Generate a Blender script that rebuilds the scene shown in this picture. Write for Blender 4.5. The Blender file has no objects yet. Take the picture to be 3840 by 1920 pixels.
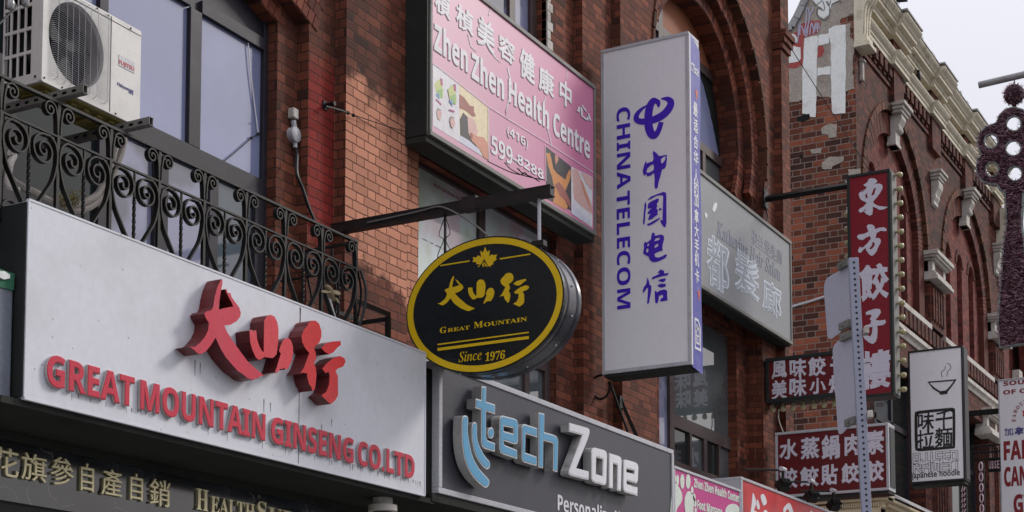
import bpy, bmesh, math, random
import numpy as np
from mathutils import Vector, Matrix, noise
from mathutils.geometry import tessellate_polygon
R = math.radians
random.seed(7)
SC = bpy.context.scene
COL = SC.collection

# ---------------------------------------------------------------- camera
# X runs along the street (away to the right), Y into the facades, Z up; metres.
EYE = Vector((0.0, 0.0, 1.65))
YAW, PITCH, FPX, CX, CY = 0.50178752, 0.07991357, 6156.855, 1920.0, 2269.29
FWD = Vector((math.cos(PITCH)*math.cos(YAW), math.cos(PITCH)*math.sin(YAW), math.sin(PITCH)))
RGT = FWD.cross(Vector((0, 0, 1))).normalized()
UPV = RGT.cross(FWD)
cam = bpy.data.cameras.new('camera')
cam.sensor_width = 36.0
cam.lens = 36.0*FPX/3840.0
cam.shift_y = (CY-960.0)/3840.0
cam.clip_end = 2000.0
camo = bpy.data.objects.new('camera', cam)
COL.objects.link(camo)
m = Matrix((RGT, UPV, -FWD)).transposed().to_4x4()
m.translation = EYE
camo.matrix_world = m
SC.camera = camo

# ---------------------------------------------------------------- sky, sun, exposure
SUN_EL, SUN_AZ = R(33), R(-34)          # direction towards the sun, azimuth from +X
w = bpy.data.worlds.new('World')
SC.world = w
w.use_nodes = True
nt = w.node_tree
bg = nt.nodes['Background']
sky = nt.nodes.new('ShaderNodeTexSky')
sky.sky_type = 'NISHITA'
sky.sun_disc = False
sky.sun_elevation = SUN_EL
sky.sun_rotation = R(90)-SUN_AZ
sky.air_density = 1.0
sky.dust_density = 4.0
mixn = nt.nodes.new('ShaderNodeMix')
mixn.data_type = 'RGBA'
mixn.inputs['Factor'].default_value = 0.86
tcn = nt.nodes.new('ShaderNodeTexCoord')                  # overcast veil, three times brighter overhead than at the horizon
sepn = nt.nodes.new('ShaderNodeSeparateXYZ')
nt.links.new(tcn.outputs['Generated'], sepn.inputs[0])
rng = nt.nodes.new('ShaderNodeMapRange')
rng.inputs['From Min'].default_value = 0.0
rng.inputs['From Max'].default_value = 1.0
rng.inputs['To Min'].default_value = 0.35
rng.inputs['To Max'].default_value = 1.0
nt.links.new(sepn.outputs[2], rng.inputs[0])
veil = nt.nodes.new('ShaderNodeVectorMath')
veil.operation = 'SCALE'
veil.inputs[0].default_value = (15.2, 15.2, 16.6)
nt.links.new(rng.outputs[0], veil.inputs['Scale'])
nt.links.new(veil.outputs[0], mixn.inputs['B'])
nt.links.new(sky.outputs['Color'], mixn.inputs['A'])
nt.links.new(mixn.outputs['Result'], bg.inputs['Color'])
bg.inputs['Strength'].default_value = 0.1
sl = bpy.data.lights.new('sun', 'SUN')
sl.energy = 1.5
sl.angle = R(12)
sl.color = (1.0, 0.96, 0.9)
slo = bpy.data.objects.new('sun', sl)
COL.objects.link(slo)
sd = Vector((math.cos(SUN_EL)*math.cos(SUN_AZ), math.cos(SUN_EL)*math.sin(SUN_AZ), math.sin(SUN_EL)))
slo.rotation_euler = (-sd).to_track_quat('-Z', 'Y').to_euler()
slo.location = (0, -5, 30)
SC.view_settings.view_transform = 'Standard'
SC.view_settings.look = 'None'
SC.view_settings.exposure = 0.0
SC.view_settings.gamma = 1.0
SC.render.resolution_x, SC.render.resolution_y = 1024, 512

# ---------------------------------------------------------------- frames and measuring
class Frame:
    """A flat sheet in the place: origin, right (u), up (v), outward normal (n)."""
    def __init__(s, o, u, v=(0, 0, 1)):
        s.o = Vector(o); s.u = Vector(u).normalized(); s.v = Vector(v); s.n = s.u.cross(s.v)
    def pt(s, u, v, n=0.0):
        return s.o+s.u*u+s.v*v+s.n*n
    def uv(s, reg, x, y, n=0.0):
        """metric sheet coordinates of a spot measured in region reg of the photograph"""
        px, py = reg[0]+x*reg[2], reg[1]+y*reg[2]
        d = FWD+RGT*((px-CX)/FPX)-UPV*((py-CY)/FPX)
        o = s.o+s.n*n
        p = EYE+d*((o-EYE).dot(s.n)/d.dot(s.n))-s.o
        return p.dot(s.u), p.dot(s.v)
    def uvs(s, reg, pts, n=0.0):
        return [s.uv(reg, x, y, n) for x, y in pts]
def front(y): return Frame((0, y, 0), (1, 0, 0))       # faces the street (-Y)
def end(x): return Frame((x, 0, 0), (0, -1, 0))        # faces down the street (-X)
K = 960/1288
C1, C2, C3, C4 = (0, 0, K), (960, 0, K), (1920, 0, K), (2880, 0, K)
C5, C6, C7, C8 = (0, 960, K), (960, 960, K), (1920, 960, K), (2880, 960, K)
PX = (0, 0, 1)
ZO = (1500, 800, 740/1402); ZD = (640, 1000, 700/1610); ZH = (1580, 0, 680/1288)
ZC = (2220, 300, 460/658); ZT = (1660, 1400, 900/2229); Z6 = (2440, 1250, 600/1153)
Z7 = (3480, 240, 360/429); ZM = (0, 1600, 1100/2576); Z9 = (3400, 1240, 440/833)
Z2 = (2760, 1720, 660/2576); Z3 = (2940, 0, 440/859); Z4 = (3180, 0, 460/1288)
Z5 = (3340, 400, 460/658); ZA = (0, 0, 560/1163); ZB = (0, 480, 760/1882); ZR = (700, 600, 760/1323)

# ---------------------------------------------------------------- mesh builder
class MB:
    def __init__(s): s.v = []; s.f = []; s.m = []
    def add(s, vs, fs, mi=0):
        b = len(s.v); s.v += [Vector(p) for p in vs]
        s.f += [tuple(i+b for i in f) for f in fs]; s.m += [mi]*len(fs)
        return s
    def box(s, x0, x1, y0, y1, z0, z1, mi=0):
        return s.add([(x0,y0,z0),(x1,y0,z0),(x1,y1,z0),(x0,y1,z0),(x0,y0,z1),(x1,y0,z1),(x1,y1,z1),(x0,y1,z1)],
                     [(0,3,2,1),(4,5,6,7),(0,1,5,4),(1,2,6,5),(2,3,7,6),(3,0,4,7)], mi)
    def fbox(s, fr, u0, u1, v0, v1, n0, n1, mi=0):
        c = [fr.pt(u, v, n) for n in (n0, n1) for u, v in ((u0,v0),(u1,v0),(u1,v1),(u0,v1))]
        return s.add(c, [(0,3,2,1),(4,5,6,7),(0,1,5,4),(1,2,6,5),(2,3,7,6),(3,0,4,7)], mi)
    def plate(s, fr, loops, n0, n1, mi=0, smi=None):
        """polygon with holes on a frame, from n0 (back) to n1 (front)"""
        L = []
        for k, lp in enumerate(loops):
            a = sum(lp[i][0]*lp[(i+1) % len(lp)][1]-lp[(i+1) % len(lp)][0]*lp[i][1] for i in range(len(lp)))
            if (a < 0) == (k == 0): lp = lp[::-1]
            L.append(lp)
        flat = [p for lp in L for p in lp]; n = len(flat)
        tri = tessellate_polygon([[Vector((p[0], p[1], 0)) for p in lp] for lp in L])
        fs = []
        for t in tri:
            a, b, c = (flat[i] for i in t)
            if (b[0]-a[0])*(c[1]-a[1])-(c[0]-a[0])*(b[1]-a[1]) < 0: t = (t[0], t[2], t[1])
            fs.append(tuple(t))
        vs = [fr.pt(p[0], p[1], n1) for p in flat]+[fr.pt(p[0], p[1], n0) for p in flat]
        s.add(vs, fs+[tuple(i+n for i in f[::-1]) for f in fs], mi)
        side = []; b = 0
        for lp in L:
            k = len(lp)
            side += [(b+i, b+i+n, b+(i+1) % k+n, b+(i+1) % k) for i in range(k)]
            b += k
        base = len(s.v)-2*n
        s.f += [tuple(i+base for i in f) for f in side]; s.m += [mi if smi is None else smi]*len(side)
        return s
    def tube(s, path, r, sides=6, closed=False, mi=0, flat=None):
        P = [Vector(p) for p in path]; n = len(P); rr = r if isinstance(r, (list, tuple)) else [r]*n
        rings = []; up = None
        for i, p in enumerate(P):
            a = P[i-1] if (i or closed) else p; b = P[(i+1) % n] if (i < n-1 or closed) else p
            t = (b-a).normalized() if (b-a).length > 1e-9 else Vector((0, 0, 1))
            if flat is not None: up = Vector(flat)
            elif up is None: up = Vector((0, 0, 1)) if abs(t.z) < .9 else Vector((1, 0, 0))
            x = (up-t*up.dot(t)); x = x.normalized() if x.length > 1e-6 else t.orthogonal().normalized(); up = x; y = t.cross(x)
            rings.append([p+(x*math.cos(2*math.pi*k/sides)+y*math.sin(2*math.pi*k/sides))*rr[i] for k in range(sides)])
        vs = [q for rg in rings for q in rg]; fs = []
        for i in range(n if closed else n-1):
            j = (i+1) % n
            for k in range(sides):
                l = (k+1) % sides; fs.append((i*sides+k, i*sides+l, j*sides+l, j*sides+k))
        if not closed: fs += [tuple(range(sides))[::-1], tuple((n-1)*sides+k for k in range(sides))]
        return s.add(vs, fs, mi)
    def strap(s, path, wdir, w, t, mi=0):
        """flat bar following a path: width w along wdir, thickness t across it"""
        P = [Vector(p) for p in path]; wd = Vector(wdir).normalized(); vs = []; n = len(P)
        for i, p in enumerate(P):
            tg = (P[min(i+1, n-1)]-P[max(i-1, 0)]).normalized(); c = tg.cross(wd).normalized()
            vs += [p+wd*w/2+c*t/2, p+wd*w/2-c*t/2, p-wd*w/2-c*t/2, p-wd*w/2+c*t/2]
        fs = [(i*4+k, (i+1)*4+k, (i+1)*4+(k+1) % 4, i*4+(k+1) % 4) for i in range(n-1) for k in range(4)]
        return s.add(vs, fs+[(0,1,2,3), tuple(4*(n-1)+k for k in (3,2,1,0))], mi)
    def lathe(s, c, prof, sides=16, axis=(0, 0, 1), mi=0):
        ax = Vector(axis).normalized(); x = ax.orthogonal().normalized(); y = ax.cross(x); c = Vector(c); vs = []; n = len(prof)
        for r_, h in prof:
            vs += [c+ax*h+(x*math.cos(2*math.pi*k/sides)+y*math.sin(2*math.pi*k/sides))*r_ for k in range(sides)]
        fs = [(i*sides+k, i*sides+(k+1) % sides, (i+1)*sides+(k+1) % sides, (i+1)*sides+k) for i in range(n-1) for k in range(sides)]
        return s.add(vs, fs+[tuple(range(sides))[::-1], tuple((n-1)*sides+k for k in range(sides))], mi)
    def ball(s, c, r, sides=10, rows=6, sc=(1, 1, 1), mi=0):
        c = Vector(c); vs = []
        for i in range(rows+1):
            a = math.pi*i/rows
            for k in range(sides):
                b = 2*math.pi*k/sides
                vs.append(c+Vector((math.sin(a)*math.cos(b)*r*sc[0], math.sin(a)*math.sin(b)*r*sc[1], math.cos(a)*r*sc[2])))
        fs = [(i*sides+k, (i+1)*sides+k, (i+1)*sides+(k+1) % sides, i*sides+(k+1) % sides) for i in range(rows) for k in range(sides)]
        return s.add(vs, fs, mi)
    def profile(s, prof, x0, x1, y0, mi=0):
        """moulding: profile of (outward, z) pairs run along X on the wall plane y0"""
        n = len(prof); vs = [(x0, y0-o, z) for o, z in prof]+[(x1, y0-o, z) for o, z in prof]
        fs = [(i, (i+1) % n, (i+1) % n+n, i+n) for i in range(n)]
        return s.add(vs, fs+[tuple(range(n))[::-1], tuple(range(n, 2*n))], mi)
    def pieces(s):
        n = len(s.v); par = list(range(n))
        def find(i):
            while par[i] != i: par[i] = par[par[i]]; i = par[i]
            return i
        for f in s.f:
            a = find(f[0])
            for i in f[1:]: par[find(i)] = a
        root = [find(i) for i in range(n)]; ids = sorted(set(root)); k = len(ids)
        if k < 2 or k > 900: return None
        at = {r_: i for i, r_ in enumerate(ids)}; isl = np.array([at[r_] for r_ in root]); P = np.array([tuple(p) for p in s.v])
        lo = np.full((k, 3), np.inf); hi = -lo; np.minimum.at(lo, isl, P); np.maximum.at(hi, isl, P); size = (hi-lo).max(axis=1)
        gap = np.maximum(0, np.maximum(lo[:, None]-hi[None], lo[None]-hi[:, None])); near = np.sqrt((gap**2).sum(2)) <= np.maximum(.0198, .499*np.maximum(size[:, None], size[None]))
        q = list(range(k))
        def fq(i):
            while q[i] != i: q[i] = q[q[i]]; i = q[i]
            return i
        for a, b in zip(*np.nonzero(np.triu(near, 1))): q[fq(b)] = fq(a)
        grp = {}
        for i in range(k): grp.setdefault(fq(i), set()).add(i)
        if len(grp) < 2: return None
        out = []
        for g_ in grp.values():
            keep = [i for i in range(n) if isl[i] in g_]; mp = {a: b for b, a in enumerate(keep)}; m_ = MB(); m_.v = [s.v[i] for i in keep]
            for f, mi in zip(s.f, s.m):
                if isl[f[0]] in g_: m_.f.append(tuple(mp[i] for i in f)); m_.m.append(mi)
            out.append(m_)
        return out
    def build(s, name, mat, parent=None, smooth=False, bevel=0.0, whole=False):
        if parent is not None and not whole:
            ps = s.pieces()
            if ps:                                          # pieces lying apart become parts of their own
                return [p.build(name, mat, parent, smooth, bevel, True) for p in ps][0]
        me = bpy.data.meshes.new(name)
        me.from_pydata([tuple(p) for p in s.v], [], s.f)
        mats = mat if isinstance(mat, (list, tuple)) else [mat]
        for mt in mats: me.materials.append(mt)
        if len(mats) > 1: me.polygons.foreach_set('material_index', s.m)
        if parent is not None and parent.type == 'EMPTY':
            me.transform(Matrix.Translation(-parent.location))
        elif parent is not None and parent.parent is not None:
            me.transform(Matrix.Translation(-parent.parent.location))
        bm = bmesh.new(); bm.from_mesh(me); bmesh.ops.remove_doubles(bm, verts=bm.verts, dist=1e-5) if smooth else None
        bmesh.ops.recalc_face_normals(bm, faces=bm.faces); bm.to_mesh(me); bm.free()
        if smooth: me.polygons.foreach_set('use_smooth', [True]*len(me.polygons))
        me.update()
        o = bpy.data.objects.new(name, me); COL.objects.link(o)
        if parent is not None: o.parent = parent
        if smooth: 
            md = o.modifiers.new('edges', 'EDGE_SPLIT'); md.split_angle = R(40)
        if bevel:
            md = o.modifiers.new('bevel', 'BEVEL'); md.width = bevel; md.segments = 2; md.limit_method = 'ANGLE'
        return o
def tag(o, label, cat, group=None, kind=None):
    if label: o['label'] = label
    if cat: o['category'] = cat
    if group: o['group'] = group
    if kind: o['kind'] = kind
    return o
def thing(name, label, cat, loc=(0, 0, 0), group=None):
    o = bpy.data.objects.new(name, None); COL.objects.link(o); o.location = loc
    o.empty_display_size = 0.2
    return tag(o, label, cat, group)
def structure(o):
    o['kind'] = 'structure'; return o

# ---------------------------------------------------------------- lettering
_tc = {}
def glyphs(s, bold=0.0):
    key = (s, bold)
    if key not in _tc:
        cu = bpy.data.curves.new('text', 'FONT'); cu.body = s; cu.extrude = 0.05; cu.resolution_u = 3
        cu.bevel_depth = bold; cu.bevel_resolution = 0
        ob = bpy.data.objects.new('text', cu); COL.objects.link(ob)
        dg = bpy.context.evaluated_depsgraph_get()
        me = bpy.data.meshes.new_from_object(ob.evaluated_get(dg))
        vs = [v.co.copy() for v in me.vertices]; fs = [tuple(p.vertices) for p in me.polygons]
        bpy.data.objects.remove(ob); bpy.data.curves.remove(cu); bpy.data.meshes.remove(me)
        lo = [min(v[i] for v in vs) for i in range(3)]; hi = [max(v[i] for v in vs) for i in range(3)]
        vs = [[(v[i]-lo[i])/max(hi[i]-lo[i], 1e-9) for i in range(3)] for v in vs]
        _tc[key] = (vs, fs)
    return _tc[key]
def bs(s):
    """bold sans letters"""
    o = ''
    for c in s:
        if 'A' <= c <= 'Z': o += chr(0x1D5D4+ord(c)-65)
        elif 'a' <= c <= 'z': o += chr(0x1D5EE+ord(c)-97)
        elif '0' <= c <= '9': o += chr(0x1D7EC+ord(c)-48)
        else: o += c
    return o
def serif(s):
    o = ''
    for c in s:
        if 'A' <= c <= 'Z': o += chr(0x1D400+ord(c)-65)
        elif 'a' <= c <= 'z': o += chr(0x1D41A+ord(c)-97)
        elif '0' <= c <= '9': o += chr(0x1D7CE+ord(c)-48)
        else: o += c
    return o
def italic(s):
    return ''.join(chr(0x1D434+ord(c)-65) if 'A' <= c <= 'Z' else (chr(0x210E) if c == 'h' else chr(0x1D44E+ord(c)-97)) if 'a' <= c <= 'z' else c for c in s)
def put(mb, fr, s, u0, u1, v0, v1, n0=0.001, n1=0.004, bold=0.0, wob=0.0, shear=0.0, rot=0, mi=0, seed=0, smi=None):
    """set text s into the rectangle of the frame; rot=1 turns it a quarter clockwise"""
    vs, fs = glyphs(s, bold); out = []
    for a, b, c in vs:
        if wob:
            q = noise.noise_vector(Vector((a*5+seed*7.3, b*5, seed)))
            a += q.x*wob; b += q.y*wob
        a += shear*(b-.5)
        if rot: a, b = b, 1-a
        out.append(fr.pt(u0+(u1-u0)*a, v0+(v1-v0)*b, n0+(n1-n0)*c))
    mb.add(out, fs, mi)
    return mb
def rect(fr, reg, x0, y0, x1, y1, n=0.0):
    """metric rectangle spanned by a measured top-left and bottom-right"""
    a = fr.uv(reg, x0, y0, n); b = fr.uv(reg, x1, y1, n)
    return a[0], b[0], b[1], a[1]
def ribbon(pts, w):
    """outline of a brush stroke: points with a width (or widths)"""
    n = len(pts); ws = w if isinstance(w, (list, tuple)) else [w]*n; L = []; Rr = []
    for i in range(n):
        a = Vector(pts[max(i-1, 0)]); b = Vector(pts[min(i+1, n-1)]); t = (b-a).normalized(); c = Vector((-t.y, t.x))
        p = Vector(pts[i]); L.append(tuple(p+c*ws[i]/2)); Rr.append(tuple(p-c*ws[i]/2))
    return L+Rr[::-1]
def catmull(pts, k=5, closed=False):
    P = [Vector(p) for p in pts]; n = len(P); out = []
    for i in range(n if closed else n-1):
        p0 = P[i-1] if (i or closed) else P[0]; p1 = P[i]; p2 = P[(i+1) % n]; p3 = P[(i+2) % n] if (closed or i+2 < n) else P[-1]
        for j in range(k):
            t = j/k
            out.append(tuple(0.5*((2*p1)+(p2-p0)*t+(2*p0-5*p1+4*p2-p3)*t*t+(3*p1-p0-3*p2+p3)*t**3)))
    if not closed: out.append(tuple(P[-1]))
    return out
def ellipse(cx, cy, rx, ry, n=24):
    return [(cx+rx*math.cos(2*math.pi*i/n), cy+ry*math.sin(2*math.pi*i/n)) for i in range(n)]
def arch(cx, zs, r, zb, n=20):
    """outline of a round-headed opening"""
    return [(cx-r, zb)]+[(cx-r*math.cos(math.pi*i/n), zs+r*math.sin(math.pi*i/n)) for i in range(n+1)]+[(cx+r, zb)]
# ---------------------------------------------------------------- materials
class NG:
    def __init__(s, name):
        s.mat = bpy.data.materials.new(name); s.mat.use_nodes = True; s.t = s.mat.node_tree
        s.b = s.t.nodes['Principled BSDF']; s._p = None
    def n(s, ty, **kw):
        x = s.t.nodes.new(ty)
        for k, v in kw.items(): setattr(x, k, v)
        return x
    def l(s, a, b): s.t.links.new(a, b)
    def _in(s, sock, v):
        if isinstance(v, (int, float)): sock.default_value = v
        elif isinstance(v, tuple): sock.default_value = v if len(v) == 4 or len(v) == len(sock.default_value) else (*v, 1)
        else: s.l(v, sock)
    def m(s, op, a, b=0.0, c=None):
        x = s.n('ShaderNodeMath', operation=op); s._in(x.inputs[0], a); s._in(x.inputs[1], b)
        if c is not None: s._in(x.inputs[2], c)
        return x.outputs[0]
    def pos(s):
        if s._p is None:
            g = s.n('ShaderNodeNewGeometry'); sp = s.n('ShaderNodeSeparateXYZ'); s.l(g.outputs['Position'], sp.inputs[0])
            sn = s.n('ShaderNodeSeparateXYZ'); s.l(g.outputs['True Normal'], sn.inputs[0])
            s._p = (g.outputs['Position'], sp.outputs[0], sp.outputs[1], sp.outputs[2], s.m('ABSOLUTE', sn.outputs[0]), g.outputs['Random Per Island'])
        return s._p
    def comb(s, x, y, z):
        c = s.n('ShaderNodeCombineXYZ'); s._in(c.inputs[0], x); s._in(c.inputs[1], y); s._in(c.inputs[2], z); return c.outputs[0]
    def noise(s, vec, scale, detail=3.0, rough=0.55):
        x = s.n('ShaderNodeTexNoise'); s.l(vec, x.inputs['Vector']); x.inputs['Scale'].default_value = scale
        x.inputs['Detail'].default_value = detail; x.inputs['Roughness'].default_value = rough
        return x.outputs['Fac']
    def step(s, v, lo, hi):
        x = s.n('ShaderNodeMapRange'); x.interpolation_type = 'SMOOTHSTEP'
        s._in(x.inputs[0], v); s._in(x.inputs[1], lo); s._in(x.inputs[2], hi)
        return x.outputs[0]
    def mix(s, f, a, b):
        x = s.n('ShaderNodeMix', data_type='RGBA'); s._in(x.inputs['Factor'], f); s._in(x.inputs['A'], a); s._in(x.inputs['B'], b)
        return x.outputs['Result']
    def ramp(s, f, cols):
        x = s.n('ShaderNodeValToRGB'); e = x.color_ramp.elements
        while len(e) < len(cols): e.new(0.5)
        for k, (p, c) in enumerate(cols): e[k].position = p; e[k].color = (*c, 1)
        s._in(x.inputs[0], f); return x.outputs['Color']
    def done(s, col, rough=0.6, bump=None, bstr=0.3, bdist=0.01, metal=0.0, spec=0.5):
        s._in(s.b.inputs['Base Color'], col); s._in(s.b.inputs['Roughness'], rough)
        s.b.inputs['Metallic'].default_value = metal; s.b.inputs['Specular IOR Level'].default_value = spec
        if bump is not None:
            x = s.n('ShaderNodeBump'); x.inputs['Strength'].default_value = bstr; x.inputs['Distance'].default_value = bdist
            s.l(bump, x.inputs['Height']); s.l(x.outputs[0], s.b.inputs['Normal'])
        return s.mat
def paint(name, col, rough=0.5, dirt=0.25, dcol=(0.06, 0.055, 0.05), sc=2.0, streak=0.0, metal=0.0, bump=0.15, var=0.12, spec=0.35, speck=0.0):
    g = NG(name); P, x, y, z, an, ri = g.pos()
    n1 = g.noise(P, sc, 5.0, 0.6); n2 = g.noise(P, sc*14, 3.0)
    c = g.mix(g.step(n2, 0.25, 0.75), tuple(k*(1-var) for k in col), tuple(min(1, k*(1+var)) for k in col))
    f = g.m('MULTIPLY', g.step(n1, 0.48, 0.75), dirt)
    if streak:
        h = g.m('ADD', x, y); sv = g.comb(g.m('MULTIPLY', h, 26.0), 0.0, g.m('MULTIPLY', z, 1.3))
        st = g.m('MULTIPLY', g.step(g.noise(sv, 1.0, 4.0, 0.65), 0.52, 0.8), streak)
        f = g.m('MAXIMUM', f, st)
    c = g.mix(f, c, dcol)
    if speck:
        v = g.n('ShaderNodeTexVoronoi'); g.l(P, v.inputs['Vector']); v.inputs['Scale'].default_value = 9.0; v.inputs['Randomness'].default_value = 1.0
        k = g.m('MULTIPLY', g.m('LESS_THAN', v.outputs['Distance'], 0.055), speck)
        c = g.mix(k, c, (0.03, 0.03, 0.03))
    return g.done(c, g.m('ADD', g.m('MULTIPLY', n1, 0.2), rough-0.1), n2, bump, 0.004, metal, spec)
def brick(name, lo, hi, mortar, h=0.0775, per=0.335, soot=0.45, scol=(0.028, 0.017, 0.014), paints=None, joint=0.006, odd=0.93, eff=0.0):
    g = NG(name); P, x, y, z, an, ri = g.pos()
    side = g.m('GREATER_THAN', an, 0.5)
    u = g.m('ADD', g.m('MULTIPLY', x, g.m('SUBTRACT', 1.0, side)), g.m('MULTIPLY', y, side))
    wob = g.noise(P, 9.0, 2.0); wo2 = g.noise(P, 14.0, 2.0)
    u = g.m('ADD', u, g.m('MULTIPLY', g.m('SUBTRACT', wob, 0.5), 0.014))
    zz = g.m('ADD', z, g.m('MULTIPLY', g.m('SUBTRACT', wo2, 0.5), 0.014))
    rz = g.m('DIVIDE', zz, h); row = g.m('FLOOR', rz); fz = g.m('SUBTRACT', rz, row)
    par = g.m('MODULO', row, 2.0)
    uu = g.m('ADD', g.m('DIVIDE', u, per), g.m('MULTIPLY', par, 0.5)); cell = g.m('FLOOR', uu); fu = g.m('SUBTRACT', uu, cell)
    isH = g.m('GREATER_THAN', fu, 0.665)
    d = g.m('MINIMUM', g.m('MINIMUM', fu, g.m('SUBTRACT', 1.0, fu)), g.m('ABSOLUTE', g.m('SUBTRACT', fu, 0.665)))
    dd = g.m('MINIMUM', g.m('MULTIPLY', d, per), g.m('MULTIPLY', g.m('MINIMUM', fz, g.m('SUBTRACT', 1.0, fz)), h))
    mort = g.step(dd, joint*0.45, joint*1.15)                 # 0 in the joint, 1 on the brick
    wn = g.n('ShaderNodeTexWhiteNoise', noise_dimensions='3D')
    g.l(g.comb(g.m('ADD', g.m('MULTIPLY', cell, 2.0), isH), row, side), wn.inputs['Vector'])
    r = wn.outputs['Value']; wc = g.n('ShaderNodeSeparateXYZ'); g.l(wn.outputs['Color'], wc.inputs[0]); r2 = wc.outputs[1]
    fine = g.noise(P, 60.0, 4.0, 0.7); big = g.noise(P, 0.8, 5.0, 0.6)
    base = g.ramp(g.m('ADD', g.m('MULTIPLY', r, 0.7), g.m('MULTIPLY', fine, 0.35)), [(0.0, tuple(k*.7 for k in lo)), (0.35, lo), (0.7, hi), (1.0, tuple(k*1.35 for k in hi))])
    base = g.mix(g.m('MULTIPLY', g.step(big, 0.42, 0.72), soot), base, scol)
    base = g.mix(g.m('MULTIPLY', g.m('GREATER_THAN', r2, odd), 0.65), base, scol)
    mc = mortar
    if eff:
        sv = g.comb(g.m('MULTIPLY', u, 30.0), 0.0, g.m('MULTIPLY', z, 6.0))
        e = g.m('MULTIPLY', g.step(g.noise(sv, 1.0, 4.0, 0.7), 0.66, 0.8), eff)
        base = g.mix(e, base, (0.42, 0.30, 0.24))
    for pf, pc, pm, keep in (paints or []):
        f = g.m('MULTIPLY', pf(g, x, z, P), g.m('SUBTRACT', 1.0, side))
        f = g.m('MULTIPLY', f, g.m('SUBTRACT', 1.0, g.m('MULTIPLY', g.step(g.noise(P, 22.0, 5.0, 0.7), 0.62, 0.72), keep)))
        col = g.mix(r, tuple(k*.82 for k in pc), tuple(k*1.15 for k in pc))
        base = g.mix(f, base, col); mc = g.mix(f, mc, pm)
    c = g.mix(mort, mc, base)
    hgt = g.m('ADD', g.m('MULTIPLY', mort, 0.8), g.m('MULTIPLY', fine, 0.35))
    return g.done(c, 0.85, hgt, 0.75, 0.012, 0.0, 0.25)
def vouss(name, lo, hi):
    g = NG(name); P, x, y, z, an, ri = g.pos()
    fine = g.noise(P, 40.0, 4.0, 0.7)
    c = g.ramp(g.m('ADD', g.m('MULTIPLY', ri, 0.75), g.m('MULTIPLY', fine, 0.3)), [(0.0, tuple(k*.45 for k in lo)), (0.35, lo), (0.7, hi), (1.0, tuple(k*1.3 for k in hi))])
    return g.done(c, 0.85, fine, 0.4, 0.008, 0.0, 0.25)
def glass(name, col, rough=0.06, ior=1.9, blotch=None, sc=2.0):
    g = NG(name); P, x, y, z, an, ri = g.pos()
    c = (*col, 1)
    n1 = g.noise(P, sc, 3.0, 0.5)
    c = g.mix(g.step(n1, 0.35, 0.7), tuple(k*.88 for k in col), col)
    for k, bc in enumerate(blotch or []):
        off = g.n('ShaderNodeVectorMath', operation='ADD'); g.l(P, off.inputs[0]); off.inputs[1].default_value = (k*3.7, k*1.3, k*5.1)
        c = g.mix(g.m('MULTIPLY', g.step(g.noise(off.outputs[0], 2.4, 2.0, 0.5), 0.5, 0.66), 0.75), c, bc)
    g.b.inputs['IOR'].default_value = ior
    return g.done(c, rough, g.noise(P, 1.1, 1.0), 0.04, 0.05)

# paint patches: an old tan sign field on the pilaster, red paint on its set-back neighbours
def tan_patch(g, x, z, P):
    w_ = g.m('MULTIPLY', g.m('SUBTRACT', g.noise(P, 3.5, 4.0, 0.65), 0.5), 0.75)
    zz = g.m('ADD', z, w_); rel = g.m('SUBTRACT', x, 10.62)
    top = g.m('SUBTRACT', 7.02, g.m('MULTIPLY', rel, 0.10)); bot = g.m('SUBTRACT', 5.62, g.m('MULTIPLY', rel, 0.42))
    a = g.m('MULTIPLY', g.step(g.m('SUBTRACT', top, zz), -0.05, 0.16), g.step(g.m('SUBTRACT', zz, bot), -0.04, 0.10))
    return g.m('MULTIPLY', a, g.m('MULTIPLY', g.m('GREATER_THAN', x, 10.617), g.m('LESS_THAN', x, 11.9)))
def red_patch(g, x, z, P):
    w_ = g.m('MULTIPLY', g.m('SUBTRACT', g.noise(P, 3.0, 4.0, 0.65), 0.5), 0.5)
    zz = g.m('ADD', z, w_)
    a = g.m('MULTIPLY', g.step(zz, 7.15, 6.80), g.step(zz, 5.45, 5.70))
    return g.m('MULTIPLY', a, g.m('MULTIPLY', g.m('GREATER_THAN', x, 10.262), g.m('LESS_THAN', x, 10.617)))
M = {}
M['brick'] = brick('dark_red_brick', (0.125, 0.036, 0.021), (0.205, 0.062, 0.034), (0.07, 0.033, 0.024), soot=0.5,
                   paints=[(tan_patch, (0.55, 0.24, 0.15), (0.17, 0.065, 0.04), 0.6), (red_patch, (0.235, 0.024, 0.018), (0.11, 0.022, 0.018), 0.6)], eff=0.25)
M['brick_far'] = brick('weathered_brick', (0.075, 0.023, 0.017), (0.145, 0.042, 0.027), (0.045, 0.03, 0.026), soot=0.65, eff=0.55)
M['brick_tymp'] = brick('orange_red_brick', (0.15, 0.036, 0.029), (0.21, 0.055, 0.042), (0.11, 0.04, 0.035), soot=0.25, eff=0.6)
M['brick_side'] = brick('patched_side_brick', (0.13, 0.037, 0.022), (0.26, 0.078, 0.042), (0.24, 0.18, 0.15), odd=0.72, h=0.098, per=0.40, soot=0.75, joint=0.009)
M['vouss'] = vouss('arch_brick', (0.10, 0.028, 0.019), (0.19, 0.055, 0.032))
M['vouss_dark'] = vouss('label_brick', (0.07, 0.03, 0.018), (0.13, 0.05, 0.028))
M['vouss_far'] = vouss('far_arch_brick', (0.085, 0.026, 0.02), (0.14, 0.042, 0.03))
M['stone'] = paint('cream_stone', (0.66, 0.60, 0.47), 0.8, 0.55, (0.22, 0.17, 0.10), 6.0, 0.35, bump=0.5)
M['stone_white'] = paint('white_painted_stone', (0.54, 0.51, 0.465), 0.75, 0.65, (0.24, 0.19, 0.15), 5.0, 0.4, bump=0.3)
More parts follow.
